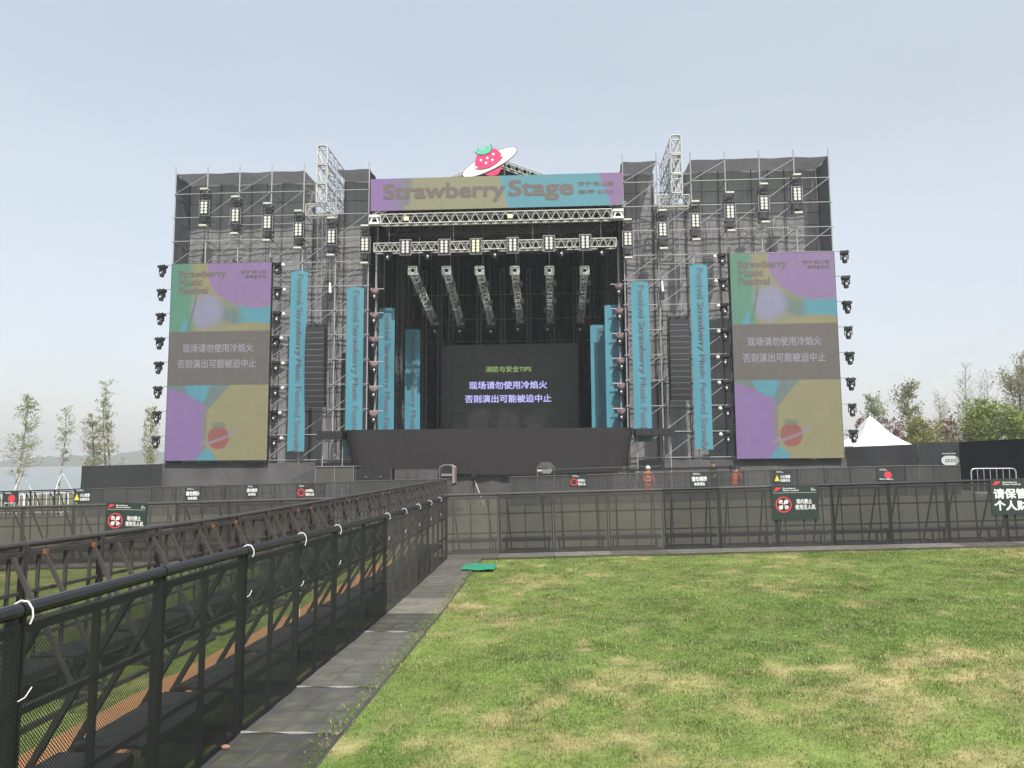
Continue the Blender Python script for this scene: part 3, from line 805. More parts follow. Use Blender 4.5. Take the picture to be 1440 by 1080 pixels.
def tower(label, X0, gap, seed, screen_bays, out_side):
    """scaffold tower, six bays wide; gap = index of the low bay with the cantilever truss"""
    rr = random.Random(seed); z0 = -.75
    t = thing('scaffold_tower', label, 'scaffold tower', (X0, YS, z0)); H = TOP - z0; L = [z - z0 for z in LV]
    low = 17.9 - z0
    for i in range(7):
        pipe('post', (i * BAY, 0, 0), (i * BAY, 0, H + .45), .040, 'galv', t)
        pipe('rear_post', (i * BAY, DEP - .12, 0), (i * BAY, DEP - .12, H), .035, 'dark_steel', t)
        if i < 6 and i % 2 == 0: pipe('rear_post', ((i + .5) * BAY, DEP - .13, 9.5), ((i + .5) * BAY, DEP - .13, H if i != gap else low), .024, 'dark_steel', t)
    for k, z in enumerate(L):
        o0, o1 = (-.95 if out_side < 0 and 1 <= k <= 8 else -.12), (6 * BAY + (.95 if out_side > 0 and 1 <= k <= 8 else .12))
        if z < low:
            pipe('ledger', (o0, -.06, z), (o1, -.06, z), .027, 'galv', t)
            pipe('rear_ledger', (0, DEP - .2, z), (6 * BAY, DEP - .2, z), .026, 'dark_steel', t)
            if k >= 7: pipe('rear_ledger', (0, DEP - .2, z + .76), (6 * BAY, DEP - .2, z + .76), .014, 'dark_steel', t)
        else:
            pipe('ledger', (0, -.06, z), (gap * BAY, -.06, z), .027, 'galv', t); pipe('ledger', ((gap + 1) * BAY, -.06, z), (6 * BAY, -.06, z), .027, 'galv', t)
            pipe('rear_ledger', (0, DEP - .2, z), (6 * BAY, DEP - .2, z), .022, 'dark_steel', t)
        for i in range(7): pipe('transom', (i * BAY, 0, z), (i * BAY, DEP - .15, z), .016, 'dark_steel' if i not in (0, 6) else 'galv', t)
        for i in range(6):
            if z >= low - .1 and i == gap: continue
            if k == 11:
                if i % 2 == 0: pipe('brace', (i * BAY, -.1, z), ((i + 1) * BAY, -.1, H - .15), .019, 'galv', t)
                continue
            if i in screen_bays and 0 < k < 8: continue
            if k < 8 or rr.random() < .55: pipe('brace', (i * BAY, -.1, z), ((i + 1) * BAY, -.1, L[k + 1]), .019, 'galv', t)
            if k >= 7 and rr.random() < .6:
                a, b_ = (i, i + 1) if rr.random() < .5 else (i + 1, i)
                pipe('rear_brace', (a * BAY, DEP - .25, z), (b_ * BAY, DEP - .25, L[k + 1]), .013, 'dark_steel', t)
    # one extra rail at half height in a few bays
    for i, k in ((2, 10), (3, 10), (4, 8), (1, 8), (3, 5), (5, 9)):
        pipe('guard_rail', (i * BAY, -.06, L[k] - .55), ((i + 1) * BAY, -.06, L[k] - .55), .022, 'galv', t)
    # netting: back, both ends and a cover over the top, sagging between the pipes
    ph = rr.uniform(0, 9)
    def back(x0, x1, zt):
        def fn(u, v):
            x = x0 - .12 + (x1 - x0 + .24) * u; z = .05 + (zt - .05) * v; q = abs(math.sin(math.pi * (z - L[0]) / 1.526))
            return (x, DEP + .045 * q * (1 + .5 * math.sin(x * 1.7 + ph)) + .025 * math.sin(x * 3.1 + z * .35 + ph), z)
        return fn
    sheet('back_netting', back(0, gap * BAY, H), 40, 60, M['scrim'], t)
    sheet('back_netting', back(gap * BAY, (gap + 1) * BAY, low), 12, 56, M['scrim'], t)
    sheet('back_netting', back((gap + 1) * BAY, 6 * BAY, H), 24, 60, M['scrim'], t)
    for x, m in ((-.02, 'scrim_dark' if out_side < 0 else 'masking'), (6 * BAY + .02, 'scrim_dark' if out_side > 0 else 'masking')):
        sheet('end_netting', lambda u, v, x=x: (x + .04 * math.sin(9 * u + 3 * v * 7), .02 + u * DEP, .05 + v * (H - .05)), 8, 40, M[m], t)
    def cover(x0, x1):
        def fn(u, v):
            x = x0 + (x1 - x0) * u; s = abs(math.sin(math.pi * x / BAY))
            return (x, v * DEP, H - .02 - .05 * s * (1 - .4 * v) * (.6 + .5 * math.sin(x * 2.3 + ph)) * (1 if v < .1 else .6))
        return fn
    sheet('top_netting', cover(0, gap * BAY), 40, 6, M['scrim_top'], t)
    sheet('top_netting', cover((gap + 1) * BAY, 6 * BAY), 24, 6, M['scrim_top'], t)
    # short box truss that closes the low bay
    MB().truss((gap * BAY + .1, .35, low - .45), ((gap + 1) * BAY - .1, .35, low - .45), .5, .75, .035, .022, .75).build('truss', M['alu'], t)
    pipe('gap_brace', (gap * BAY, 0, H), (gap * BAY + BAY * .8, DEP * .4, low + .2), .026, 'galv', t)
    pipe('gap_brace', (gap * BAY, 0, low + 1.0), (gap * BAY + BAY, DEP, low + .2), .022, 'galv', t)
    for dz in (.7, 1.3): pipe('guard_rail', (gap * BAY, .3, low + dz), ((gap + 1) * BAY, .3, low + dz), .018, 'galv', t)
    # ballast cover at the foot
    xa, xb = (-.15, 11.6) if out_side < 0 else (.55, 12.55)
    sheet('ballast_cover', lambda u, v: (xa + (xb - xa) * u, -.42 - .10 * math.sin(u * 23) * (1 - v) - .22 * (1 - v) + .25 * v, .02 + v * (2.44 - .02 + .03 * math.sin(u * 50))), 70, 8, M['base_cloth'], t)
    return t


TLX, TRX = -23.77, 4.40
tower('left scaffold tower wrapped in grey netting, beside the lake', TLX, 4, 3, (0, 1, 2), -1)
tower('right scaffold tower wrapped in grey netting, beside the white tent', TRX, 1, 5, (3, 4, 5), 1)

# cantilever trusses that carry the loudspeakers
for X, lab in ((-14.30, 'white stacked lattice truss jutting over the left scaffold tower'), (7.66, 'white stacked lattice truss jutting over the right scaffold tower')):
    t = thing('cantilever_truss', lab, 'truss', (X, 45.75, 17.80))
    for k in range(3):
        MB().truss((0, .1, .62 + 1.24 * k), (0, 5.2, .62 + 1.24 * k), .52, 1.12, .030, .018, 1.1).build('box_truss', M['galv'], t)
    for k in range(3):
        f = MB(); z = .05 + 1.24 * k
        f.path([Vector(p) for p in ((-.32, .03, z), (.32, .03, z), (.32, .03, z + 1.1), (.2, .03, z + 1.16), (-.2, .03, z + 1.16), (-.32, .03, z + 1.1), (-.32, .03, z))], .036, 6)
        f.tube((-.3, .03, z + .85), (.3, .03, z + .85), .035, 5).tube((-.28, .03, z + .8), (0, .03, z + .1), .03, 5).tube((.28, .03, z + .8), (0, .03, z + .1), .03, 5)
        f.build('end_frame', M['alu'], t)

# ================================================================== LED SCREENS
def screen_colour(u, v):
    """artwork of the tall side screens; u across, v downwards, both 0..1"""
    s = lambda a, b, x: np.clip((x - a) / (b - a), 0, 1) ** 2 * (3 - 2 * np.clip((x - a) / (b - a), 0, 1))
    L = lambda r, g, b: np.array(lin(r, g, b)[:3]) * 0.55
    green, olive, purple, cyan, lav, grey = L(104, 158, 136), L(162, 158, 122), L(160, 134, 182), L(102, 168, 186), L(160, 160, 190), L(122, 116, 112)
    slate, mauve = L(122, 142, 140), L(164, 132, 165)
    def over(c, col, a): return c * (1 - a[..., None]) + col * a[..., None]
    # upper picture
    b = v / .35; c = np.zeros(u.shape + (3,)) + green
    c = over(c, olive, s(.15, .24, u - .05 * b))
    c = over(c, slate, s(.10, .0, np.abs(u - .60) - .14) * s(.45, .8, b))
    c = over(c, lav, s(.0, -.09, np.sqrt(((u - .37) / 1.0) ** 2 + ((b - .72) * .62) ** 2) - .20))
    c = over(c, slate * .9, s(.012, 0, np.abs(u - .27 + .14 * (b - .4)) - .004) * s(.42, .5, b))
    c = over(c, purple, s(.01, -.01, np.sqrt((u - .86) ** 2 + ((b - .10) * .88) ** 2) - .50))
    c = over(c, mauve, s(.01, -.01, np.sqrt((u - .86) ** 2 + ((b - .10) * .88) ** 2) - .50) * s(.5, .75, b) * .7)
    c = over(c, cyan, s(.62, .74, u + .1 * (b - .8)) * s(.01, -.01, .80 - .15 * (u - .6) - b) * 0 + s(.64, .76, u) * s(-.01, .01, np.sqrt((u - .86) ** 2 + ((b - .10) * .88) ** 2) - .50) * s(.05, .04, np.abs(b - .80) - .15))
    c = over(c, olive, s(.01, -.01, np.sqrt(((u - .80) / 1.5) ** 2 + ((b - 1.18)) ** 2) - .30))
    c = over(c, olive, s(.03, -.03, np.sqrt(((u - .52) / 1.2) ** 2 + ((b - 1.0) * .8) ** 2) - .12) * .7)
    c = over(c, cyan, s(.008, -.008, np.maximum(u - .175, .09 + (1 - b) * .35 - u)) * s(.78, .82, b))
    # middle band
    c = over(c, grey, s(.349, .351, v))
    # lower picture
    q = (v - .625) / .375; d = np.zeros(u.shape + (3,)) + olive
    d = over(d, slate, s(.02, -.02, u - .62 + .35 * q) * s(.55, .25, q))
    d = over(d, cyan, s(.02, -.02, np.abs(u - .30) - .13 + .25 * q) * s(.24, .2, q))
    d = over(d, purple * np.array([.92, .9, 1.0]), s(.008, -.008, np.maximum(u - .385, .04 - q + (u - .0) ** 1.6 * 1.1)))
    d = over(d, L(145, 140, 125), s(.03, 0, np.abs(u - .40) - .02) * s(.2, .5, q))
    d = over(d, cyan, s(.008, -.008, np.maximum(u - .53 + .0 * q, np.maximum(.36 + (1 - q) * .55 - u - .06, u - .36 - (q - .70) * .50))) * s(.82, .86, q))
    d = over(d, olive, s(.006, -.006, np.maximum(.40 + .30 * np.maximum(0, .35 - q) * 2 - u, -1)) * s(.02, .06, q) * s(.9, .8, q) )
    cx, cz, asp = .52, .70, 277 / 140 * .375
    X, Z = u - cx, -(q - cz) * asp; a = R(20); rx, rz = X * math.cos(a) + Z * math.sin(a), -X * math.sin(a) + Z * math.cos(a)
    e = np.sqrt((rx / .19) ** 2 + (rz / .035) ** 2); berry = np.sqrt((X / .105) ** 2 + (Z / .115) ** 2)
    d = over(d, L(165, 104, 100), s(1.06, .94, berry)); d = over(d, L(160, 150, 165), s(1.1, .9, e) * np.where((rz > -.005) & (berry < 1), 0, 1) * .85)
    d = over(d, L(110, 140, 120), s(1.1, .9, np.sqrt(((X) / .07) ** 2 + ((Z - .12) / .03) ** 2)) * .7)
    full = np.where((v > .625)[..., None], d, c)
    tu, tv = np.floor(u * 12.4), np.floor(v * 24.6); k_ = .955 + .09 * vnoise(tu * 7.3 + .5, tv * 5.7 + .5, 91)          # LED cabinets differ a little
    seam = np.where((np.abs(u * 12.4 - np.round(u * 12.4)) < .055) | (np.abs(v * 24.6 - np.round(v * 24.6)) < .055), .90, 1.0)
    return full * (k_ * seam)[..., None]


def screen(label, tl, tr, bl, br_):
    """tall LED screen hung on the tower front; corners are world points"""
    x0, z0 = bl.x, bl.z; w, h = br_.x - bl.x, tl.z - bl.z; y = YS - .55
    t = thing('led_screen', label, 'screen', (x0, y, z0), 0, 'side LED screens')
    nu, nv = 186, 369; b = MB(); b.grid(lambda u, v: (w * u, 0, h * (1 - v)), nu, nv); b.f = [f[::-1] for f in b.f]
    me = b.mesh('display', M['screen_art'])
    jj, ii = np.mgrid[0:nv + 1, 0:nu + 1]; colour_mesh(me, np.clip(screen_colour(ii / nu, jj / nv), 0, 1).reshape(-1, 3)); d = obj('display', me, t)
    MB().box((w / 2, .13, h / 2), (w + .06, .24, h + .06)).build('cabinet', M['black'], t)
    tg = M['text_grey']
    letters(d, 'Strawberry\nMusic\nFestival', w * .075, h * .845, w * .47, h * .118, tg, -.01, .028, leading=.92)
    letters(d, '济宁·微山湖', w * .70, h * .942, w * .25, h * .018, tg, -.01, .014); letters(d, '草莓音乐节', w * .74, h * .917, w * .21, h * .018, tg, -.01, .014)
    letters(d, '现场请勿使用冷焰火', w * .14, h * .542, w * .70, h * .043, M['text_violet'], -.01, .014)
    letters(d, '否则演出可能被迫中止', w * .09, h * .463, w * .78, h * .043, M['text_violet'], -.01, .014)
    return t


YSC = YS - .55
screen('tall LED screen with pastel artwork and grey band on the left tower', P(238.5, 371.5, YSC), P(376, 370.5, YSC), P(231.5, 648, YSC), P(375, 647, YSC))
screen('tall LED screen with pastel artwork and grey band on the right tower', P(1029, 357, YSC), P(1176, 354, YSC), P(1036.5, 645, YSC), P(1187, 643, YSC))

# main screen at the back of the stage
a, c_ = P(621, 605, 56.5), P(812, 482.5, 56.5)
w, h = c_.x - a.x, c_.z - 3.55
t = thing('main_screen', 'large dark LED screen at the back of the stage with lit safety notice', 'screen', (a.x, 56.5, 3.55))
b = MB(); nx_, nz_ = 12, 8
for i in range(nx_):
    for j in range(nz_): b.box(((i + .5) * w / nx_, .05 + RNG.uniform(-.002, .002), (j + .5) * h / nz_), (w / nx_ - .006, .1, h / nz_ - .006))
d = b.build('display', M['screen_off'], t)
MB().box((w / 2, .2, h / 2), (w, .16, h)).build('cabinet', M['black'], t)
pa_, pb_ = P(683, 523.5, 56.5), P(747, 514.5, 56.5); letters(d, '消防与安全TIPS', pa_.x - a.x, pa_.z - 3.55, pb_.x - pa_.x, pb_.z - pa_.z, M['glow_green'], -.02, .012)
pa_, pb_ = P(660, 547.5, 56.5), P(769, 535.5, 56.5); letters(d, '现场请勿使用冷焰火', pa_.x - a.x, pa_.z - 3.55, pb_.x - pa_.x, pb_.z - pa_.z, M['glow_violet'], -.02, .016)
pa_, pb_ = P(654, 566.5, 56.5), P(775, 554.5, 56.5); letters(d, '否则演出可能被迫中止', pa_.x - a.x, pa_.z - 3.55, pb_.x - pa_.x, pb_.z - pa_.z, M['glow_violet'], -.02, .016)

# ================================================================== HANGING BANNERS
TXT = 'Festival Strawberry Music Festival Strawberry Music Festival'


def vbanner(label, px0, px1, py0, zb, Y, shift=0):
    a, b_ = P(px0, py0, Y), P(px1, py0, Y); w, h = 1.04, a.z - zb; n = max(8, int(h / .268))
    t = thing('hanging_banner', label, 'banner', ((a.x + b_.x) / 2 - w / 2, Y, zb), 0, 'cyan banners hung beside the stage')
    cl = sheet('cloth', lambda u, v: (w * u, .03 * math.sin(6.3 * u + 8 * v) * .5, h * v), 6, 30, M['banner'], t)
    for z in (.03, h - .03): MB().tube((-.03, .03, z), (w + .03, .03, z), .03, 6).build('batten', M['black'], t)
    letters(cl, TXT[shift:shift + n].strip(), w * .30, .08, w * .44, h - .3, M['banner_text'], -.03, .012, down=True)
    return t


BG = 1
vbanner('outermost cyan banner on the left tower, beside the left line array', 410, 432, 381, P(420, 635, 45.55).z, 45.55)
vbanner('second cyan banner from the left, on the inner edge of the left tower', 489, 511, 404, P(500, 640, 45.55).z, 45.55)
vbanner('third cyan banner from the left, just inside the stage opening', 534, 554, 433, 3.6, 48.2)
vbanner('fourth cyan banner from the left, deepest on the left of the stage', 571, 590, 463, 3.6, 51.3)
vbanner('outermost cyan banner on the right tower, beside the right line array', 968, 996, 372, P(985, 632, 45.55).z, 45.55)
vbanner('second cyan banner from the right, on the inner edge of the right tower', 887, 912, 396, P(900, 621, 45.55).z, 45.55)
vbanner('third cyan banner from the right, shaded inside the stage opening', 851, 873, 429, 3.6, 46.9)
vbanner('fourth cyan banner from the right, deepest in the shade of the stage', 831, 852, 457, 3.6, 48.4)

# header over the stage
YH = 45.5
a, c_ = P(521, 297, YH), P(875, 244, YH); w, h = 15.66 * YH / 46, 2.04
t = thing('header_banner', 'wide header banner in purple, olive and cyan over the stage opening', 'banner', (a.x, YH, a.z))
nu, nv = 180, 24; b = MB(); b.grid(lambda u, v: (w * u, .003 * math.sin(u * 40) * math.sin(v * 3), h * v), nu, nv); me = b.mesh('cloth', M['screen_art'])
jj, ii = np.mgrid[0:nv + 1, 0:nu + 1]; u, v = ii / nu, jj / nv
L3 = lambda r, g, b_: np.array(lin(r, g, b_)[:3]) * .68
s01 = lambda a_, b_, x: np.clip((x - a_) / (b_ - a_), 0, 1)
c = np.zeros(u.shape + (3,)) + L3(146, 118, 172)
mixc = lambda c, col, q: c * (1 - q[..., None]) + col * q[..., None]
c = mixc(c, L3(128, 128, 140), s01(.08, .14, u)); c = mixc(c, L3(152, 150, 122), s01(-.006, .006, u - .155 - .012 * v + .02 * (v < .15)))
c = mixc(c, L3(98, 158, 174), s01(-.004, .004, u - .548 + .035 * v)); c = mixc(c, L3(146, 116, 162), s01(-.004, .004, u - .955 + .05 * v))
c = mixc(c, L3(120, 140, 130), s01(-.004, .004, u - .97 - .12 * v) * .8 * (v < .22))
colour_mesh(me, c.reshape(-1, 3)); cl = obj('cloth', me, t)
MB().box((w / 2, .12, h / 2), (w - .04, .1, h - .04)).build('backing_frame', M['black'], t)
letters(cl, 'Strawberry', w * .053, h * .22, w * .482, h * .60, M['text_grey'], -.012, .022)
letters(cl, 'Stage', w * .553, h * .22, w * .250, h * .62, M['text_grey'], -.012, .022)
letters(cl, '济宁·微山湖', w * .826, h * .60, w * .135, h * .15, M['text_grey'], -.012, .012); letters(cl, '草莓·2023', w * .826, h * .36, w * .135, h * .13, M['text_grey'], -.012, .012)

# ================================================================== STRAWBERRY SIGN ON THE ROOF
pc_ = P(630 + 528 / 9, 190 + 345 / 9, 45.6); K = 1 / 9 / 23.45
t = thing('strawberry_sign', 'pink strawberry cut-out with white planet ring on top of the stage roof', 'sign', (pc_.x, 45.6, pc_.z))
Q = lambda pts: [((x - 528) * K, -(y - 345) * K) for x, y in pts][::-1]
low_ = [(450, 488), (500, 470), (600, 420), (680, 385), (672, 445), (640, 500), (590, 522), (530, 522), (480, 510)]
upr = [(345, 325), (338, 390), (350, 422), (385, 436), (430, 438), (520, 420), (620, 362), (672, 315), (692, 285), (690, 258), (650, 208), (605, 172), (550, 163), (470, 180), (400, 212), (358, 268)]
leaf_ = [(338, 200), (372, 208), (382, 158), (430, 178), (462, 190), (468, 132), (510, 152), (536, 108), (556, 150), (548, 190), (522, 222), (462, 246), (402, 244), (362, 235)]
grow = lambda pts, k_: [((x - sum(p[0] for p in pts) / len(pts)) * k_ + sum(p[0] for p in pts) / len(pts), (y - sum(p[1] for p in pts) / len(pts)) * k_ + sum(p[1] for p in pts) / len(pts)) for x, y in pts]
MB().prism(Q(low_), .02, .10).build('berry_base', M['berry'], t)
MB().prism(circle(0, 0, 398 * K, 48, 112 * K, R(25.6)), -.02, .02).build('ring_outline', M['outline'], t)
MB().prism(circle(0, 0, 388 * K, 48, 102 * K, R(25.6)), -.04, -.02).build('planet_ring', M['white'], t)
MB().prism(Q(grow(upr, 1.03)), -.06, -.04).build('berry_outline', M['outline'], t)
MB().prism(Q(upr), -.08, -.06).build('berry', M['berry'], t)
for x, y in ((415, 320), (480, 358), (498, 293), (565, 320), (577, 243), (690, 265), (352, 415)):
    MB().prism(circle((x - 528) * K, -(y - 345) * K, 17 * K, 10), -.095, -.08).build('seed', M['white'], t)
MB().prism(Q(grow(leaf_, 1.10)), -.10, -.08).build('leaf_outline', M['outline'], t)
MB().prism(Q(leaf_), -.12, -.10).build('leaf_crown', M['leafprint'], t)
MB().beam((-.9, .2, -1.9), (-.9, .12, .0), .08).build('support', M['dark_steel'], t); MB().beam((.9, .2, -1.9), (.9, .12, .3), .08).build('support', M['dark_steel'], t)

# ================================================================== ROOF, TRUSSES
t = thing('stage_roof', 'black gabled stage roof behind the header banner', 'roof', (-3.4, 47.2, 3.5))
sl, hw, ap = .384, 8.0, 20.95 - 3.5
for sgn in (-1, 1):
    MB().add([(0, .3, ap), (sgn * hw, .3, ap - sl * hw), (sgn * hw, 12, ap - sl * hw), (0, 12, ap), (0, .3, ap - .1), (sgn * hw, .3, ap - sl * hw - .1), (sgn * hw, 12, ap - sl * hw - .1), (0, 12, ap - .1)],
             [(0, 1, 2, 3), (7, 6, 5, 4), (0, 4, 5, 1), (1, 5, 6, 2), (2, 6, 7, 3), (3, 7, 4, 0)]).build('roof_slope', M['masking'], t)
    MB().truss((0, 0, ap - .32), (sgn * hw, 0, ap - sl * hw - .32), .4, .42, .03, .018, .55).build('gable_truss', M['alu'], t)
for y in (.6, 11.8): MB().add([(-hw, y, ap - sl * hw - (1.2 if y > 1 else 0)), (hw, y, ap - sl * hw - (1.2 if y > 1 else 0)), (hw, y, ap - sl * hw), (0, y, ap - .1), (-hw, y, ap - sl * hw)], [(0, 1, 2, 3, 4)]).build('gable_cloth', M['masking'], t)
for k, y in enumerate((2.4, 5.0, 7.6)):
    for z in (13.6, 14.7): MB().truss((-7.6, y, z), (7.6, y, z), .4, .6, .028, .018, .7).build('cross_truss', M['alu_dull'], t)
for x in (-7.55, 7.5):
    for y in (6.5, 9.0, 11.4): MB().truss((x, y, .02), (x, y, 13.9), .36, .36, .028, .016, .5).build('mast', M['alu_dull'], t)

a, c_ = P(524, 304, 45.55), P(872, 297, 45.55)
t = thing('header_truss', 'long white lattice truss directly under the header banner', 'truss', (a.x, 45.75, 16.55)); Lh = c_.x - a.x
MB().truss((.5, 0, 0), (Lh - .5, 0, 0), .5, .58, .04, .026, .62).build('lattice', M['alu'], t)
for x in (.12, Lh - .12):
    f = MB(); f.box((x, -.05, .22), (.62, .5, .14)); f.box((x, -.05, -.24), (.62, .5, .12)); f.beam((x - .26, -.2, -.2), (x - .1, -.2, .2), .09); f.beam((x + .26, -.2, -.2), (x + .1, -.2, .2), .09)
    f.build('corner_block', M['white'], t)
for x in (Lh * .14, Lh * .56): MB().box((x, -.3, -.02), (.30, .08, .24)).build('label_plate', M['lens_warm'], t)

YT = 46.1; a, c_ = P(527, 351, YT), P(866, 343.5, YT)
t = thing('lighting_truss', 'white lattice lighting truss with lamp panels across the stage opening', 'truss', (a.x, YT, 14.87)); Lt = c_.x - a.x
MB().truss((0, 0, 0), (Lt, 0, 0), .52, .52, .036, .024, .52).build('lattice', M['alu'], t)
for f in (.06, .33, .66, .94): MB().tube((Lt * f, 0, .26), (Lt * f, 0, 2.2), .014, 4).build('hoist_chain', M['galv'], t)

for i, (x0, x1, x2, y2) in enumerate(((580.5, 612, 405, 1040), (628, 652, 535, 1040), (674.5, 692, 690, 1040), (724, 731, 835, 1030), (772.5, 773.5, 985, 1030), (822, 817, 1140, 1030))):
    A, B_ = P(x0, 381, 47.0), P(500 + x2 * .2778, 180 + y2 * .2778 - 12, 54.5)
    t = thing('finger_truss', ORD[i] + ' sloping lattice truss from the left above the stage', 'truss', A, 0, 'sloping finger trusses'); D = B_ - A
    f = MB(); dn = D.normalized(); ux = Vector((1, 0, 0)); uz = ux.cross(dn)
    cs_ = [ux * (a * .20) + uz * (c * .20) for a, c in ((-1, -1), (1, -1), (1, 1), (-1, 1))]
    for c in cs_: f.tube(c, D + c, .034, 5)
    nr = int(D.length / .55)
    for k in range(nr + 1):
        p = D * (k / nr)
        for q in range(4): f.tube(p + cs_[q], p + cs_[(q + 1) % 4], .024, 4)
        if k < nr: f.tube(p + cs_[k % 2], D * ((k + 1) / nr) + cs_[1 - k % 2], .022, 4)
    f.build('lattice', M['white'], t)
    f = MB(); f.path([Vector(p) for p in ((-.26, -.08, -.26), (.26, -.08, -.26), (.26, -.08, .26), (-.26, -.08, .26), (-.26, -.08, -.26))], .05, 5); ring(f, 0, 0, .13, .20, -.06, .05, 14)
    f.build('end_frame', M['alu'], t)
    for k in range(1, 6):
        p = D * (k / 6); MB().box(p + Vector((.30 if k % 2 else -.30, -.10, -.22)), (.26, .26, .32)).build('light_bar', M['black'], t)
    for q in (.25, .8): MB().tube(D * q + Vector((0, 0, .2)), D * q + Vector((0, 0, 17.2 - A.z - D.z * q)), .012, 4).build('hoist_chain', M['galv'], t)

# ================================================================== LAMPS
def blinder(label, loc, warm=False, tower_unit=True, group=None):
    t = thing('stage_floodlight', label, 'stage lamp', loc, 0, group); w, h = (.50, .86) if tower_unit else (.56, .86)
    b = MB(); b.box((0, .06, 0), (w, .14, h)); hs = b.build('housing', M['black'], t)
    for i in (-1, 1):
        for j in range(4): MB().disc((i * w * .235, -.012, (j - 1.5) * h * .225), .098, (0, -1, 0), 10, .03).build('lens', M['lens_warm' if warm else 'lens'], hs)
    f = MB(); s = w / 2 + .07
    for x in (-s, s): f.beam((x, .05, -h / 2 - .03), (x, .05, h / 2 + .03), .04, .06)
    for z in (-h / 2 - .05, h / 2 + .05): f.beam((-s - .02, .05, z), (s + .02, .05, z), .04, .06)
    f.build('yoke', M['alu_dull'], t)
    if tower_unit:
        c = MB()
        for x in (-.26, .26):
            for y in (.02, .40): c.beam((x, y, -1.12), (x, y, 1.12), .04)
        for k in range(9):
            z = -1.1 + 2.2 * k / 8; c.beam((-.26, .40, z), (.26, .40, z), .035)
            if k < 8: c.beam((-.26, .40, z), (.26, .40, z + .275), .03)
            for x in (-.26, .26): c.beam((x, .02, z), (x, .40, z), .03)
        c.box((.03, .22, .78), (.36, .26, .30)); c.box((-.04, .2, -.72), (.34, .28, .34)); c.box((.02, .24, -.95), (.2, .2, .14))
        c.build('hanging_frame', M['black_metal'], t)
        MB().box((.0, .02, 1.17), (.46, .4, .10)).build('end_plate', M['lens'], t); MB().box((0, .02, -1.17), (.46, .4, .10)).build('end_plate', M['lens'], t)
    return freeze(t)


G_W = 'lamp panels on the scaffold towers'
spots = [((287, 292), 'outermost lamp panel on the left tower'), ((331, 303), 'second lamp panel from the left edge of the left tower'), ((376, 312.5), 'third lamp panel from the left edge of the left tower'),
         ((419.6, 323), 'fourth lamp panel from the left edge of the left tower'), ((466, 333), 'fifth lamp panel from the left edge of the left tower'), ((513, 344), 'lamp panel on the left tower next to the stage opening'),
         ((1121, 273), 'outermost lamp panel on the right tower'), ((1074.5, 286), 'second lamp panel from the right edge of the right tower'), ((1027, 298), 'third lamp panel from the right edge of the right tower'),
         ((978, 310.5), 'fourth lamp panel from the right edge of the right tower'), ((932, 323), 'fifth lamp panel from the right edge of the right tower'), ((883, 336), 'lamp panel on the right tower next to the stage opening')]
first = None
for (px, py), lab in spots:
    p = P(px, py, 45.55)
    if first is None: first = blinder(lab + ' with eight lenses', p, group=G_W)
    else: dup(first, p, 0, lab + ' with eight lenses')
first = None; G_T = 'lamp panels on the lighting truss'
for i, (px, py) in enumerate(((570, 347.5), (624.5, 347), (669, 346), (721, 344.5), (772, 342), (823, 340.5))):
    p = P(px, py, YT - .42); lab = ORD[i] + ' lamp panel from the left on the lighting truss across the stage' + (', yellowish' if i == 2 else '')
    if i == 2: blinder(lab, p, True, False, G_T)
    elif first is None: first = blinder(lab, p, False, False, G_T)
    else: dup(first, p, 0, lab)


def moving_head(label, loc, rz=0, globe=0, cover=False, group=None, tilt=14, s=1.0, parent_bits=True):
    """moving-head lamp hung upside down: base on top, yoke, head with lens; globe = side of the white reflector"""
    t = thing('moving_head', label, 'stage lamp', loc, rz, group)
    b = MB(); b.box((0, 0, -.10), (.46 * s, .40 * s, .15)); b.box((0, 0, -.19), (.30 * s, .30 * s, .05)); b.box((-.14, 0, .0), (.05, .08, .08)); b.box((.14, 0, .0), (.05, .08, .08))
    b.build('base', M['rain'] if cover else M['black'], t)
    y = MB(); y.box((0, 0, -.235), (.44 * s, .14, .05))
    for x in (-.20 * s, .20 * s): y.box((x, 0, -.38), (.05, .15, .28))
    y.build('yoke', M['black'], t)
    a = R(tilt); d = Vector((0, -math.sin(a), -math.cos(a))); c = Vector((0, 0, -.46))
    h = MB(); h.tube(c - d * .20, c - d * .02, .11 * s, 12, .155 * s); h.tube(c - d * .02, c + d * .17, .155 * s, 12, .15 * s); h.tube(c + d * .17, c + d * .27, .15 * s, 12, .135 * s)
    hd = h.build('head', M['black'], t)
    MB().disc(c + d * .271, .115 * s, d, 12, .012).build('lens', M['glass'], hd)
    MB().disc(c + Vector((0, -.158 * s, .0)) + d * .05, .055 * s, (0, -1, .15), 10, .02).build('reflective_badge', M['bright_glass'], hd)
    if cover:
        k = MB(); k.tube((0, 0, -.04), (0, 0, -.26), .28, 10, .24); k.tube((0, 0, -.26), (0, 0, -.36), .24, 10, .17); k.build('rain_cover', M['rain'], t)
    if globe:
        k = MB(); k.ball((globe * .42, -.12, -.20), .115, 10, 8); k.build('globe', M['white'], t)
        MB().tube((globe * .2, 0, -.08), (globe * .42, -.08, -.14), .02, 5).build('arm', M['black'], t)
    return freeze(t)


def column(px_fn, levels, Y, proto, label, group):
    for i, z in enumerate(levels):
        x = px_fn(z); dup(proto, (x, Y, z), RNG.uniform(-.35, .35), label=label(i), group=group)


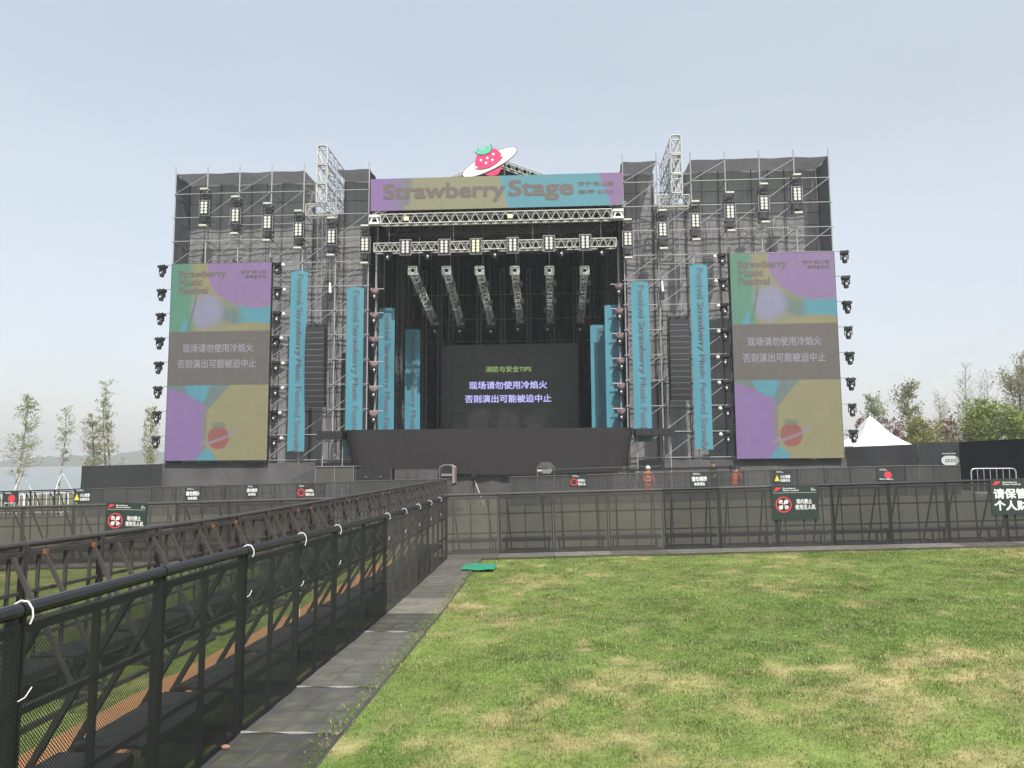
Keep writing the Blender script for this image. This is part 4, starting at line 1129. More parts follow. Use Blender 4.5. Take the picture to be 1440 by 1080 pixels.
LV8 = LV[8:0:-1]
mh_a = moving_head('proto', (0, 0, 0)); mh_b = moving_head('proto', (0, 0, 0), s=1.5); mh_l = moving_head('proto', (0, 0, 0), globe=1); mh_r = moving_head('proto', (0, 0, 0), globe=-1); mh_c = moving_head('proto', (0, 0, 0), cover=True)
column(lambda z: -24.36, LV8, 45.9, mh_a, lambda i: ORD[i] + ' moving-head lamp from the top outside the left LED screen', 'moving heads left of the left screen')
column(lambda z: -16.98, LV8, 45.9, mh_l, lambda i: ORD[i] + ' moving-head lamp from the top, just right of the left LED screen', 'moving heads right of the left screen')
column(lambda z: 10.22, LV8, 45.9, mh_r, lambda i: ORD[i] + ' moving-head lamp from the top, just left of the right LED screen', 'moving heads left of the right screen')
column(lambda z: 17.45, LV8, 45.9, mh_a, lambda i: ORD[i] + ' moving-head lamp from the top, outside the right LED screen', 'moving heads right of the right screen')
LV6 = [z - .12 for z in LV[7:1:-1]]
column(lambda z: -11.0, LV6, 46.3, mh_c, lambda i: ORD[i] + ' pinkish-covered moving-head lamp from the top at the left stage edge', 'covered moving heads at the left stage edge')
column(lambda z: 4.08, LV6, 46.3, mh_c, lambda i: ORD[i] + ' pinkish-covered moving-head lamp from the top at the right stage edge', 'covered moving heads at the right stage edge')
for i, (px, py) in enumerate(((545.5, 359), (601, 359), (695.5, 356), (790, 353), (846.5, 352))):
    p = P(px, py, YT); dup(mh_a, (p.x, YT, 14.80), RNG.uniform(-.3, .3), ORD[i] + ' moving-head lamp from the left under the lighting truss', 'moving heads under the lighting truss')
for i, (x2, y2) in enumerate(((405, 1040), (535, 1040), (690, 1040), (835, 1030), (985, 1030), (1140, 1030))):
    p = P(500 + x2 * .2778 - 2, 180 + y2 * .2778 - 12, 54.3); dup(mh_b, p, 0, ORD[i] + ' lamp from the left at the back ends of the sloping trusses', 'lamps at the ends of the sloping trusses', rot=(0, 0, RNG.uniform(-.4, .4)))
for q in (mh_a, mh_b, mh_l, mh_r, mh_c):
    for c in list(q.children_recursive): bpy.data.objects.remove(c)
    bpy.data.objects.remove(q)
# poles the stage-edge lamps hang on
for X, lab in ((-11.0, 'lattice pole carrying the covered lamps at the left stage edge'), (4.08, 'lattice pole carrying the covered lamps at the right stage edge')):
    t = thing('lamp_pole', lab, 'pole', (X, 46.62, -.4))
    MB().tube((0, 0, 0), (0, 0, 15.6), .05, 6).build('pole', M['galv'], t)
    for z in LV6: MB().tube((-.5, -.1, z + .42), (.55, -.1, z + .42), .035, 5).build('arm', M['galv'], t)

# ================================================================== LINE ARRAYS AND HOISTS
for (px, pyt, pyb, lab) in ((445, 460, 572, 'black line array of loudspeakers hanging on the left tower'), (954, 449, 562, 'black line array of loudspeakers hanging on the right tower')):
    a, b_ = P(px, pyt, 45.35), P(px, pyb, 45.35); n = 14; hh = (a.z - b_.z) / n
    t = thing('line_array', lab, 'loudspeaker', (a.x, 45.35, a.z))
    f = MB(); f.beam((-.55, -.25, .1), (.55, -.25, .1), .07); f.beam((-.55, .25, .1), (.55, .25, .1), .07); f.beam((-.5, -.3, .1), (-.5, .5, .1), .07); f.beam((.5, -.3, .1), (.5, .5, .1), .07); f.beam((0, -.3, .16), (0, .5, .16), .08)
    f.build('bumper', M['black_metal'], t)
    ang = 0; y = 0; z = -.02
    for k in range(n):
        ang = R(.35 * k if k < 9 else 3.2 + 1.3 * (k - 9)); rot = Matrix.Rotation(ang, 3, 'X')
        c = Vector((0, y, z - hh / 2)); bb = MB(); bb.box(c, (1.14, .58, hh - .035), rot)
        bb.cur = 1; bb.box(c + rot @ Vector((0, -.292, 0)), (1.10, .012, hh - .075), rot); bb.cur = 2
        bb.box(c + rot @ Vector((0, -.27, -hh / 2)), (1.13, .03, .03), rot)
        for x in (-.58, .58): bb.cur = 1; bb.box(c + rot @ Vector((x, -.1, 0)), (.02, .2, hh * .6), rot)
        bb.build('cabinet', [M['black'], M['plate'], M['alu_dull']], t); z -= hh * math.cos(ang) * 1.002; y += hh * math.sin(ang)
    for x in (-.06, .22): MB().tube((x, .1, .15), (x, .1, 17.9 - a.z), .012, 4).build('hoist_chain', M['galv'], t)
    c = MB(); c.path([Vector((.62 if px < 700 else -.62, .2, .4)), Vector((.66 if px < 700 else -.66, .15, -2)), Vector((.6 if px < 700 else -.6, .2, -4)), Vector((.68 if px < 700 else -.68, .3, -6.2))], .03, 5); c.build('cable', M['black'], t)
for px, py, lab in ((463.5, 410, 'chain hoist with white chain bag on the left tower'), (930.5, 408, 'chain hoist with white chain bag on the right tower')):
    p = P(px, py, 45.75); t = thing('chain_hoist', lab, 'hoist', p)
    MB().tube((0, 0, .25), (0, 0, 17.8 - p.z), .012, 4).build('chain', M['galv'], t)
    MB().box((0, 0, -.35), (.28, .24, .42)).tube((0, 0, -.1), (0, 0, .05), .09, 8).build('motor', M['black'], t)
    MB().tube((.05, -.05, -.1), (.02, -.05, .55), .09, 8, .06).build('chain_bag', M['white'], t)

# slack cables hanging down the towers
for k, (x, y, zt_, zb_, lab) in enumerate(((-17.42, 45.86, 14.4, 1.9, 'slack black cable hanging beside the left LED screen'), (10.62, 45.86, 14.4, 1.9, 'slack black cable hanging beside the right LED screen'),
                                            (-13.30, 46.3, 17.2, 2.2, 'slack black cable hanging down the middle of the left tower'), (6.52, 46.3, 17.2, 2.2, 'slack black cable hanging down the middle of the right tower'))):
    t = thing('hanging_cable', lab, 'cable', (x, y, zt_)); n = 16
    for j in range(3):
        b = MB(); ph_ = RNG.uniform(0, 6); b.path([Vector((.07 * (j - 1) + .10 * math.sin(ph_ + 2.3 * i) * math.sin(math.pi * i / n), -.04 * j, -(zt_ - zb_) * i / n)) for i in range(n + 1)], .022, 5); b.build('strand', M['black'], t)

# ================================================================== STAGE PLATFORM AND INTERIOR
t = thing('stage_platform', 'black stage platform with a draped cloth skirt', 'stage', (-3.86, 43.9, -.4))
FL = 3.55 + .4
# outline of the front, corner to corner, at the top (k=0) and at the foot (k=1)


def skirt(u, v):
    top = 8.46; foot = 8.02; hwid = foot + (top - foot) * v; s = (u - .5) * 2; L_ = hwid + 1.6
    q = s * L_; cr = 1.0
    if abs(q) < hwid - cr: x, y = q, 0.0
    else:
        e = abs(q) - (hwid - cr); a = min(1, e / (cr * 1.57)) * math.pi / 2
        x = math.copysign(hwid - cr + cr * math.sin(a), q); y = cr * (1 - math.cos(a)) + max(0, e - cr * 1.57)
    edge = max(0, (abs(s) - .62) / .38); fold = (.004 + .045 * edge) * (1 - v * .85)
    y += fold * math.sin(s * (60 + 40 * edge)) + .45 * (1 - v)
    z = 1.62 + (FL - 1.62) * v - .05 * (1 - v) * math.sin(s * 5) - .30 * (1 - v) * math.cos(s * 1.57)
    return (x, y, z)


sheet('cloth_skirt', skirt, 260, 10, M['skirt'], t)
MB().box((0, 2.4, FL - .06), (16.4, 3.6, .10)).build('front_deck', M['black'], t)
MB().box((-.0, 9.4, FL - .06), (15.6, 10.4, .10)).build('rear_deck', M['black'], t)
sheet('base_cloth', lambda u, v: (-8 + 16 * u, .75 + .05 * math.sin(u * 70), .02 + v * 1.75), 80, 3, M['base_cloth'], t)
for px0, px1, pt, pb, lab, s in ((445, 481, 606, 617.5, 'flat black deck wing at the left corner of the stage', -1), (894, 949, 602, 612.5, 'flat black deck wing at the right corner of the stage', 1)):
    a, c_ = P(px0, pb, 44.3), P(px1, pt, 44.3); w, h = c_.x - a.x, c_.z - a.z
    t = thing('deck_wing', lab, 'deck', (a.x, 44.3, a.z)); b = MB(); n = 7
    for k in range(n): b.box(((k + .5) * w / n, .6, h / 2), (w / n - .012, 1.2, h))
    b.build('deck', M['black'], t)
    for x in (.15, w - .15): MB().tube((x, .7, 0), (x, .7, -a.z - .6), .03, 5).build('leg', M['galv'], t)
# black cloth that walls in the stage
t = thing('backdrop', 'dark folded cloth at the back of the stage behind the main screen', 'backdrop', (-3.4, 58.6, 3.5))
sheet('cloth', lambda u, v: (-8.2 + 16.4 * u, .10 * math.sin(u * 150) + .05 * math.sin(u * 61), v * 15.5), 320, 4, M['masking'], t)
for x in (-6.4, -5.2, -4.35, -2.2, -.4, 1.6, 3.4, 5.1, 6.4): MB().truss((x, -1.0, 0), (x, -1.0, 12.8), .3, .3, .026, .014, .6).build('support_truss', M['alu_dull'], t)
for z in (7.2, 8.9, 10.8): MB().tube((-7.9, -1.3, z), (7.9, -1.3, z), .03, 5).build('rail', M['alu_dull'], t)
for sgn, lab in ((-1, 'black masking cloth along the left side of the stage'), (1, 'black masking cloth along the right side of the stage')):
    t = thing('side_masking', lab, 'curtain', (-3.4 + sgn * 8.05, 46.6, 3.55))
    sheet('cloth', lambda u, v: (.08 * math.sin(u * 90), 1.3 + u * 10.6, v * 14.6), 160, 3, M['masking'], t)
    for y in (3.2, 5.6, 8.1, 10.4): pipe('post', (-sgn * .25, y, 0), (-sgn * .25, y, 14), .035, 'dark_steel', t)
    for z in (2.0, 4.4, 7.0, 9.2): pipe('rail', (-sgn * .3, 1, z), (-sgn * .3, 11, z), .025, 'dark_steel', t)


# ================================================================== AROUND THE STAGE
def hoarding(label, p0, p1, mname, top0, top1):
    """black cloth fence from ground point p0 to p1 (x, y), leaning frame behind"""
    x0, y0, x1, y1 = *p0, *p1; z0 = gz(x0, y0) - .05; t = thing('hoarding', label, 'hoarding', (x0, y0, z0)); L = math.hypot(x1 - x0, y1 - y0); t.rotation_euler.z = math.atan2(y1 - y0, x1 - x0)
    h = lambda u: (top0 + (top1 - top0) * u) - z0
    sheet('cloth', lambda u, v: (L * u, .025 * math.sin(u * L * 2.6) * math.sin(v * 3.1) + .05 * (v - .5) * math.sin(u * L * 1.1), .02 + v * (h(u) - .02)), max(12, int(L * 5)), 10, M[mname], t)
    n = max(2, int(L / 2) + 1)
    for k in range(n):
        x = L * k / (n - 1) * .98 + .01 * L; MB().tube((x, .06, 0), (x, .06, h(k / (n - 1)) + .02), .03, 6).tube((x, .08, h(k / (n - 1)) * .8), (x, 1.0, .02), .025, 5).build('post', M['black_metal'], t)
    MB().tube((0, .06, h(0) - .02), (L, .06, h(1) - .02), .028, 6).build('top_rail', M['black_metal'], t)
    return t


a, b_ = P(115, 655.5, 42), P(228, 652.5, 44.5); hoarding('charcoal cloth hoarding by the lake, left of the left LED screen', (a.x, 42), (b_.x, 44.5), 'hoard', a.z, b_.z)
a, b_ = P(1188, 629, 47.2), P(1290, 624.5, 44.6); hoarding('wrinkled charcoal cloth hoarding between the right LED screen and the printed panel', (a.x, 47.2), (b_.x, 44.6), 'hoard_grey', a.z, b_.z)
a, b_ = P(1291, 622.5, 43.4), P(1347, 621.5, 42.2); tp = hoarding('charcoal hoarding panel printed with a white cloud badge', (a.x, 43.4), (b_.x, 42.2), 'hoard_grey', a.z, b_.z)
lw = (Vector((b_.x, 42.2)) - Vector((a.x, 43.4))).length; zt = a.z - tp.location.z
b = MB()
for k, x in enumerate((.70, .79, .88)): b.prism(circle(lw * x, zt - .98, .25, 18), -.05 - .002 * k, -.045)
b.prism([(lw * .70, zt - 1.23), (lw * .88, zt - 1.23), (lw * .88, zt - .73), (lw * .70, zt - .73)], -.058, -.05); b.build('cloud_badge', M['sign_white'], tp)
b = MB()
for k, x in enumerate((.71, .79, .87)): ring(b, lw * x, zt - .98, .06, .085, -.06, .004, 14)
b.build('badge_mark', M['hoard_grey'], tp); letters(tp, 'Strawberry Music Festival', lw * .60, zt - .66, lw * .34, .09, M['sign_white'], -.05, .03)
a, b_ = P(1348, 621.5, 42.0), P(1475, 615, 37.5); hoarding('blue-black cloth hoarding at the right edge of the field', (a.x, 42.0), (b_.x, 37.5), 'hoard_navy', a.z, b_.z)

# white tent
a, b_, c_ = P(1190, 627.5, 60), P(1267, 627.5, 60), P(1220, 585.5, 62)
w = b_.x - a.x; t = thing('tent', 'white peaked pagoda tent behind the hoarding beside the right tower', 'tent', (P(1224, 600, 62).x, 62, gz(a.x, 62))); ze = a.z - t.location.z; zp = c_.z - t.location.z; hw = w / 2 + .25
for k in range(4):
    rot = Matrix.Rotation(k * math.pi / 2, 3, 'Z')
    def fn(u, v, rot=rot):
        s = 1 - v; r_ = hw * (s ** 1.0) * (1 - .22 * math.sin(math.pi * s)) + .03; zz = ze + (zp - ze) * (v + .0) ** 1.0
        return tuple(rot @ Vector(((u - .5) * 2 * r_, -r_, zz)))
    sheet('roof_panel', fn, 8, 14, M['tent'], t)
    sheet('valance', lambda u, v, rot=rot: tuple(rot @ Vector(((u - .5) * 2 * (hw + .02), -(hw + .02), ze - .35 * v))), 8, 1, M['tent'], t)
    MB().tube(rot @ Vector((hw - .1, -hw + .1, 0)), rot @ Vector((hw - .1, -hw + .1, ze)), .05, 6).build('leg', M['white'], t)
MB().tube((0, 0, zp - .1), (0, 0, zp + .25), .03, 6).build('finial', M['white'], t)

# low pale buildings behind the right hoardings
for px0, px1, pt, Y, lab in ((1362, 1480, 608.5, 74, 'long low pale concrete wall behind the green trees at the right'), (1308, 1326, 616.5, 70, 'small pale utility box behind the hoardings')):
    a, b_ = P(px0, pt, Y), P(px1, pt - 1, Y); z = gz(a.x, Y); w = b_.x - a.x; h = a.z - z
    t = thing('low_wall' if w > 4 else 'utility_box', lab, 'wall' if w > 4 else 'box', (a.x, Y, z))
    n = max(1, int(w / 2.5)); b = MB()
    for k in range(n): b.box(((k + .5) * w / n, .1, h / 2), (w / n - .03, .2, h))
    b.build('wall_panel', M['concrete'], t); MB().box((w / 2, .08, h + .04), (w + .1, .34, .08)).build('coping', M['concrete'], t)
    if w > 4:
        for k in range(n + 1): MB().tube((k * w / n, -.05, h), (k * w / n, -.05, h + .55), .03, 4).build('post', M['galv'], t)


# ------------------------------------------------------------------ trees
def leaf_object(name, pts, size, cols, parent, seed=1):
    g = np.random.default_rng(seed); n = len(pts); pts = np.asarray(pts)
    a, b_ = g.normal(size=(n, 3)), g.normal(size=(n, 3)); a /= np.linalg.norm(a, axis=1)[:, None]; b_ -= (a * b_).sum(1)[:, None] * a; b_ /= np.linalg.norm(b_, axis=1)[:, None]
    s = (size * (.55 + .9 * g.random(n)))[:, None]
    V = np.stack([pts - a * s, pts + b_ * s * .45, pts + a * s, pts - b_ * s * .45], 1).astype(np.float32)
    me = bpy.data.meshes.new(name); me.vertices.add(4 * n); me.vertices.foreach_set('co', V.ravel()); me.loops.add(4 * n); me.loops.foreach_set('vertex_index', np.arange(4 * n, dtype=np.int32))
    me.polygons.add(n); me.polygons.foreach_set('loop_start', np.arange(0, 4 * n, 4, dtype=np.int32)); me.update(calc_edges=True)
    cols = np.asarray(cols); m_ = g.random((n, 1)); c = cols[0] * (1 - m_) + cols[1] * m_; c = c * (.7 + .6 * g.random((n, 1)))
    colour_mesh(me, np.repeat(c, 4, 0)); me.materials.append(M['leaf']); return obj(name, me, parent)


def tree(name, label, px, py_top, wpx, Y, cols, seed, first=.3, limbs=40, rise=.25, leaves=2500, lsize=.10, prof=None, lean=0.0, stakes=False, trunks=1, tr=.10, group=None, bark='bark', sub=3, base_z=None):
    """trunk with limbs and twigs, small leaf faces spread along the twigs"""
    rr = random.Random(seed); top = P(px, py_top, Y); z0 = gz(top.x, Y) if base_z is None else base_z; H = top.z - z0; hw = wpx / FPX * Y / 2
    t = thing(name, label, 'tree', (top.x, Y, z0), 0, group); prof = prof or (lambda q: math.sin(math.pi * min(1, .08 + q * .92)) ** .7)
    wood = MB(); pts = []
    for k in range(trunks):
        off = Vector((rr.uniform(-.4, .4) * (k > 0), rr.uniform(-.3, .3) * (k > 0), 0)); hk = H * (1 - .12 * k); n = 9; sp = []
        for i in range(n + 1):
            q = i / n; sp.append(off + Vector((lean * hk * (q - 1) + .05 * hk * .3 * math.sin(3 * q + seed + k), .02 * hk * math.sin(4 * q + seed), hk * q)))
        for i in range(n): wood.tube(sp[i], sp[i + 1], tr * (1 - i / n) + .018, 6, tr * (1 - (i + 1) / n) + .014)
        for j in range(limbs // trunks):
            q = rr.random() ** .9; zq = first + (1 - first) * q * .97; f = zq * n; i = min(n - 1, int(f)); st = sp[i].lerp(sp[i + 1], f - i)
            L = hw * prof(q) * rr.uniform(.55, 1.1) + .1; az = rr.uniform(0, 6.283); d = Vector((math.cos(az), math.sin(az), rise + rr.uniform(-.15, .25))).normalized()
            m_ = st + d * L * .55 + Vector((0, 0, -.03 * L)); e = st + d * L + Vector((0, 0, .14 * L + rr.uniform(-.1, .1)))
            r0 = .010 + tr * .22 * (1 - q); wood.tube(st, m_, r0, 4, r0 * .7); wood.tube(m_, e, r0 * .7, 4, .006)
            tw = [(st.lerp(m_, .5), m_), (m_, e)]
            for s_ in range(sub):
                a0 = m_.lerp(e, rr.uniform(-.6, .8)); d2 = (d + Vector((rr.uniform(-.9, .9), rr.uniform(-.9, .9), rr.uniform(-.3, .7)))).normalized(); e2 = a0 + d2 * L * rr.uniform(.2, .5); wood.tube(a0, e2, .008, 3, .004); tw.append((a0, e2))
            nl = max(1, int(leaves / max(1, limbs)))
            for _ in range(nl):
                u_, v_ = rr.choice(tw); p = u_.lerp(v_, rr.random()); jit = .10 * L + .05; pts.append(p + Vector((rr.gauss(0, jit), rr.gauss(0, jit), rr.gauss(0, jit * .7))))
    wood.build('trunk', M[bark], t, smooth=True)
    if leaves: leaf_object('crown', pts, lsize, cols, t, seed)
    if stakes:
        for k in range(3):
            a = 2.1 * k + .5; e = Vector((math.cos(a) * .95, math.sin(a) * .95, 0)); MB().tube(e, Vector((0, 0, 1.75)) + e * .06, .028, 5).build('stake', M['white'], t)
    return t


CY = [(.30, .36, .18), (.44, .45, .27)]
con = lambda q: (1 - q) ** .55 * min(1, q * 4 + .35)
G_L = 'young trees along the lake'
tree('young_cypress', 'broadest staked young tree by the lake, leftmost of the five', 37, 551, 62, 60, CY, 11, .16, 100, .12, 1700, .085, con, .02, True, 1, .09, G_L, 'bark_pale')
tree('young_cypress', 'thin staked young tree by the lake, second from the left', 92, 573, 28, 60, CY, 12, .36, 40, .3, 700, .08, lambda q: .5 + .5 * math.sin(3.1 * q), .03, True, 1, .07, G_L, 'bark_pale')
tree('young_cypress', 'round low young tree by the lake, third from the left', 131, 581, 42, 63, [(.24, .26, .11), (.38, .34, .18)], 13, .25, 90, .5, 1500, .085, lambda q: math.sin(3.0 * q + .14) ** .6, 0, False, 2, .08, G_L, 'bark_pale')
tree('young_cypress', 'tallest twin-stemmed young tree by the lake', 153, 535, 36, 63, CY, 14, .22, 100, .35, 1500, .085, lambda q: .45 + .5 * (1 - q), -.03, False, 2, .09, G_L, 'bark_pale')
tree('young_cypress', 'slim young tree half hidden by the left LED screen', 216, 566, 26, 63, [(.27, .31, .10), (.38, .38, .16)], 15, .2, 70, .4, 1300, .085, lambda q: math.sin(3.0 * q + .14) ** .6, 0, False, 1, .07, G_L, 'bark_pale')
G_R = 'trees behind the right hoardings'
LG = [(.17, .25, .045), (.32, .38, .09)]; BR = [(.26, .21, .15), (.38, .32, .20)]; RD = [(.17, .085, .085), (.29, .15, .14)]
up = lambda q: .55 + .5 * math.sin(3.1 * q)
tree('leafy_tree', 'pale green young tree just right of the white tent peak', 1229, 559, 44, 84, [(.25, .29, .14), (.38, .40, .22)], 21, .3, 60, .7, 2600, .12, up, 0, False, 1, .10, G_R)
tree('leafy_tree', 'tall slender green tree right of the white tent', 1277, 544, 46, 82, [(.18, .21, .09), (.31, .32, .16)], 22, .25, 70, .8, 3200, .12, lambda q: .6 + .4 * math.sin(3.1 * q), .01, False, 1, .12, G_R)
tree('bare_tree', 'low bare greyish tree between the slender tree and the green bush', 1320, 551, 40, 88, BR, 23, .15, 70, 1.1, 500, .09, up, 0, False, 2, .09, G_R, 'bark_pale', 5)
tree('bare_tree', 'tallest bare pale tree above the green bush', 1356, 514, 44, 92, BR, 24, .2, 80, 1.2, 500, .09, up, .02, False, 2, .11, G_R, 'bark_pale', 5)
tree('bare_tree', 'bare pale tree left of the big olive tree', 1386, 530, 46, 92, BR, 25, .15, 80, 1.1, 900, .09, up, 0, False, 2, .11, G_R, 'bark_pale', 5)
tree('leafy_tree', 'big sparse olive-brown tree at the right edge', 1430, 510, 84, 86, [(.25, .235, .10), (.38, .34, .17)], 26, .15, 130, .9, 6000, .12, up, 0, False, 2, .14, G_R, 'bark', 4)
tree('leafy_tree', 'dense bright green bushy tree before the pale wall', 1382, 563, 74, 72, LG, 27, .22, 110, .55, 6500, .13, lambda q: math.sin(3.0 * q + .14) ** .5, 0, False, 3, .10, G_R)
tree('leafy_tree', 'bright green tree with pale stems at the right edge before the wall', 1424, 574, 50, 70, LG, 28, .35, 70, .7, 3200, .13, lambda q: math.sin(3.0 * q + .14) ** .5, 0, False, 2, .07, G_R, 'bark_pale')
tree('leafy_tree', 'low yellow-green bush right of the white tent', 1296, 590, 64, 70, [(.19, .21, .05), (.32, .32, .09)], 29, .1, 90, .4, 4200, .12, lambda q: math.sin(2.6 * q + .5) ** .5, 0, False, 3, .05, G_R)
tree('red_shrub', 'reddish-purple shrub just left of the white tent peak', 1204, 590, 34, 76, RD, 30, .05, 60, .5, 2400, .11, lambda q: math.sin(2.6 * q + .5) ** .4, 0, False, 3, .05, G_R)
tree('red_shrub', 'reddish-purple shrub right of the white tent peak', 1250, 591, 44, 76, RD, 31, .05, 70, .5, 3000, .11, lambda q: math.sin(2.6 * q + .5) ** .4, 0, False, 3, .05, G_R)
tree('red_shrub', 'reddish shrub left of the dense green tree', 1336, 588, 48, 78, [(.20, .11, .085), (.30, .20, .13)], 32, .05, 80, .5, 3000, .11, lambda q: math.sin(2.6 * q + .5) ** .4, 0, False, 3, .05, G_R)
g = np.random.default_rng(77); hp = []
for k in range(260):
    x = 28 + 62 * g.random(); y = 95 + 22 * g.random(); hh = 2.2 + 2.2 * fbm(np.float64(x * .2), np.float64(y * .2), 9, 2)
    for _ in range(70): hp.append((x + g.normal() * .9, y + g.normal() * .9, gz(x, y) + hh * g.random() ** .6))
hedge = leaf_object('far_hedge', np.array(hp), .20, [(.07, .05, .04), (.14, .12, .055)], None, 8)
tag(hedge, 'low dark hedge and scrub behind the trees on the right', 'hedge', kind='stuff')
wl = lumpy('field_edge_woods', 60, 260, 150, 210, lambda u, v: 7 * np.sin(np.pi * np.clip(v * 1.2, 0, 1)) ** .7, 13, 160, 20, ((.06, .06, .03), (.13, .12, .06)))
tag(wl, 'far low belt of trees at the right behind the hedge', 'woods', kind='stuff')


# ------------------------------------------------------------------ people
def person(label, loc, rz, top, legs, lean=0.0, helmet=None, arm=0.0, hair=True):
    sk, ed, rad = [], [], []
    def v(p, r, par=None):
        q = Vector(p)
        if lean and q.z > .95: k_ = (q.z - .95); q = Vector((q.x, q.y - math.sin(lean) * k_, .95 + math.cos(lean) * k_))
        sk.append(q); rad.append(r if isinstance(r, tuple) else (r, r))
        if par is not None: ed.append((par, len(sk) - 1))
        return len(sk) - 1
    pel = v((0, 0, .96), (.15, .11)); sp = v((0, 0, 1.14), (.14, .10), pel); ch = v((0, 0, 1.34), (.16, .11), sp); nk = v((0, -.005, 1.49), (.06, .06), ch)
    h1 = v((0, -.02, 1.57), (.075, .085), nk); h2 = v((0, -.02, 1.66), (.078, .095), h1); v((0, -.01, 1.725), (.05, .06), h2); v((0, -.115, 1.60), (.014, .014), h1)
    for s in (-1, 1):
        sh = v((s * .17, 0, 1.42), .065, ch); el = v((s * .25, -.03 - .10 * arm, 1.15), .048, sh); wr = v((s * .22, -.14 - .22 * arm, .95 + .22 * arm), .032, el); pm = v((s * .215, -.18 - .25 * arm, .89 + .24 * arm), (.038, .02), wr)
        for k, (dx, L) in enumerate(((-.03, .070), (-.010, .080), (.010, .075), (.030, .060))):
            a = v((s * .215 + dx, -.20 - .25 * arm, .845 + .24 * arm), .009, pm); v((s * .215 + dx * 1.1, -.195 - .25 * arm, .845 - L * .6 + .24 * arm), .008, a)
        a = v((s * .175, -.19 - .25 * arm, .875 + .24 * arm), .010, pm); v((s * .165, -.20 - .25 * arm, .835 + .24 * arm), .009, a)
        hp_ = v((s * .09, 0, .88), .09, pel); kn = v((s * .10, -.02, .50), .062, hp_); an = v((s * .105, .03, .09), .042, kn); v((s * .12, -.13, .04), (.045, .032), an)
    me = bpy.data.meshes.new('body'); me.from_pydata([tuple(q) for q in sk], ed, []); o = bpy.data.objects.new('body', me); COL.objects.link(o)
    md = o.modifiers.new('skin', 'SKIN'); md.use_smooth_shade = True
    for i, r_ in enumerate(rad): me.skin_vertices[0].data[i].radius = r_
    me.skin_vertices[0].data[0].use_root = True
    o.modifiers.new('sub', 'SUBSURF').levels = 1
    fin = bpy.data.meshes.new_from_object(o.evaluated_get(bpy.context.evaluated_depsgraph_get())); bpy.data.objects.remove(o)
    for m_ in (top, 'skin', legs, 'black'): fin.materials.append(M[m_])
    hz = sk[nk].z + .02; wz = sk[9].z if False else None
    for p in fin.polygons:
        c = p.center; i = 0
        if c.z > hz or (c.z > sk[nk].z - .02 and abs(c.x) < .08): i = 1
        elif min((c - sk[k]).length for k in range(len(sk)) if rad[k][0] < .04 and k > 8 and sk[k].z > .3) < .06: i = 1
        elif c.z < .09: i = 3
        elif c.z < .93: i = 2
        p.material_index = i
    t = thing('person', label, 'person', loc, rz); obj('body', fin, t)
    hc = sk[h2]
    b = MB(); b.ball(hc + Vector((0, .012, .025)), .108, 12, 8, (.88, 1.02, .92))
    if helmet: b.tube(hc + Vector((0, 0, -.005)), hc + Vector((0, 0, .012)), .135, 12); b.build('helmet', M[helmet], t, smooth=False)
    elif hair: b.v = [(x, y if z > hc.z + .02 else max(y, hc.y - .03), z) for x, y, z in b.v]; b.build('hair', M['hair'], t, smooth=True)
    b = MB()
    for s in (-1, 1): b.ball(hc + Vector((s * .033, -.092, -.03)), .012, 6, 4)
    b.build('eyes', M['black'], t)
    b = MB()
    for s in (-1, 1): b.box(hc + Vector((s * .082, 0, -.05)), (.02, .045, .06))
    b.build('ears', M['skin'], t)
    if top == 'orange':
        b = MB()
        for z in (1.08, 1.24): b.tube((0, 0, z), (0, 0, z + .05), .165, 14, .168)
        if not lean: b.v = [(x, y * .76, z) for x, y, z in b.v]; b.build('reflective_bands', M['tent'], t)
    return t


p = P(911, 655, 36.2); person('worker in an orange suit and white helmet standing behind the distant barriers', (p.x, 36.2, p.z - 1.77), R(15), 'orange', 'orange', helmet='white', arm=.3)
p = P(1032, 656, 36.6); person('worker in an orange suit bending forward near the right tower', (p.x, 36.6, p.z - 1.66), R(150), 'orange', 'orange', lean=.55, arm=.9)
p = P(1003, 649, 38.5); person('dark-haired person in dark clothes beside the bending worker', (p.x, 38.5, p.z - 1.76), R(-40), 'dark_cloth', 'dark_cloth', arm=.6)

# ------------------------------------------------------------------ equipment in front of the stage
Y = 40.5; a, c_ = P(443, 673, Y), P(498, 656.5, Y); w, h = c_.x - a.x, c_.z - a.z; z = a.z - .5
t = thing('equipment_case', 'large olive-grey equipment case with a sloping cover at its left side', 'case', (a.x, Y, z)); h += .5
b = MB(); b.box((w / 2, .7, h / 2), (w, 1.4, h)); b.build('body', mat('olive_grey_case', (.075, .075, .062), .6, 0, .15, 2), t)
MB().box((w / 2, .7, h + .025), (w + .12, 1.5, .05)).build('lid', M['alu_dull'], t)
for x in (.02, w / 2, w - .02): MB().box((x, -.012, h / 2), (.04, .024, h)).build('edge_strip', M['alu_dull'], t)
MB().add([(-1.25, 0, h * .42), (-.01, 0, h * .96), (-.01, 1.4, h * .96), (-1.25, 1.4, h * .42), (-1.25, 0, 0), (-.01, 0, 0), (-.01, 1.4, 0), (-1.25, 1.4, 0)],
         [(0, 1, 2, 3), (4, 5, 1, 0), (5, 6, 2, 1), (6, 7, 3, 2), (7, 4, 0, 3), (7, 6, 5, 4)]).build('side_cover', M['base_cloth'], t)
a, c_ = P(499, 674, 40.4), P(551, 659, 40.4); w, h = c_.x - a.x, c_.z - a.z + .5
t = thing('equipment_box', 'long black flight case beside the olive-grey case', 'case', (a.x, 40.4, a.z - .5)); b = MB(); b.box((w / 2, .5, h / 2), (w, 1.0, h)); b.build('body', M['black'], t)
for x in (.03, w - .03): MB().box((x, -.01, h / 2), (.05, .02, h)).build('edge_strip', M['dark_steel'], t)
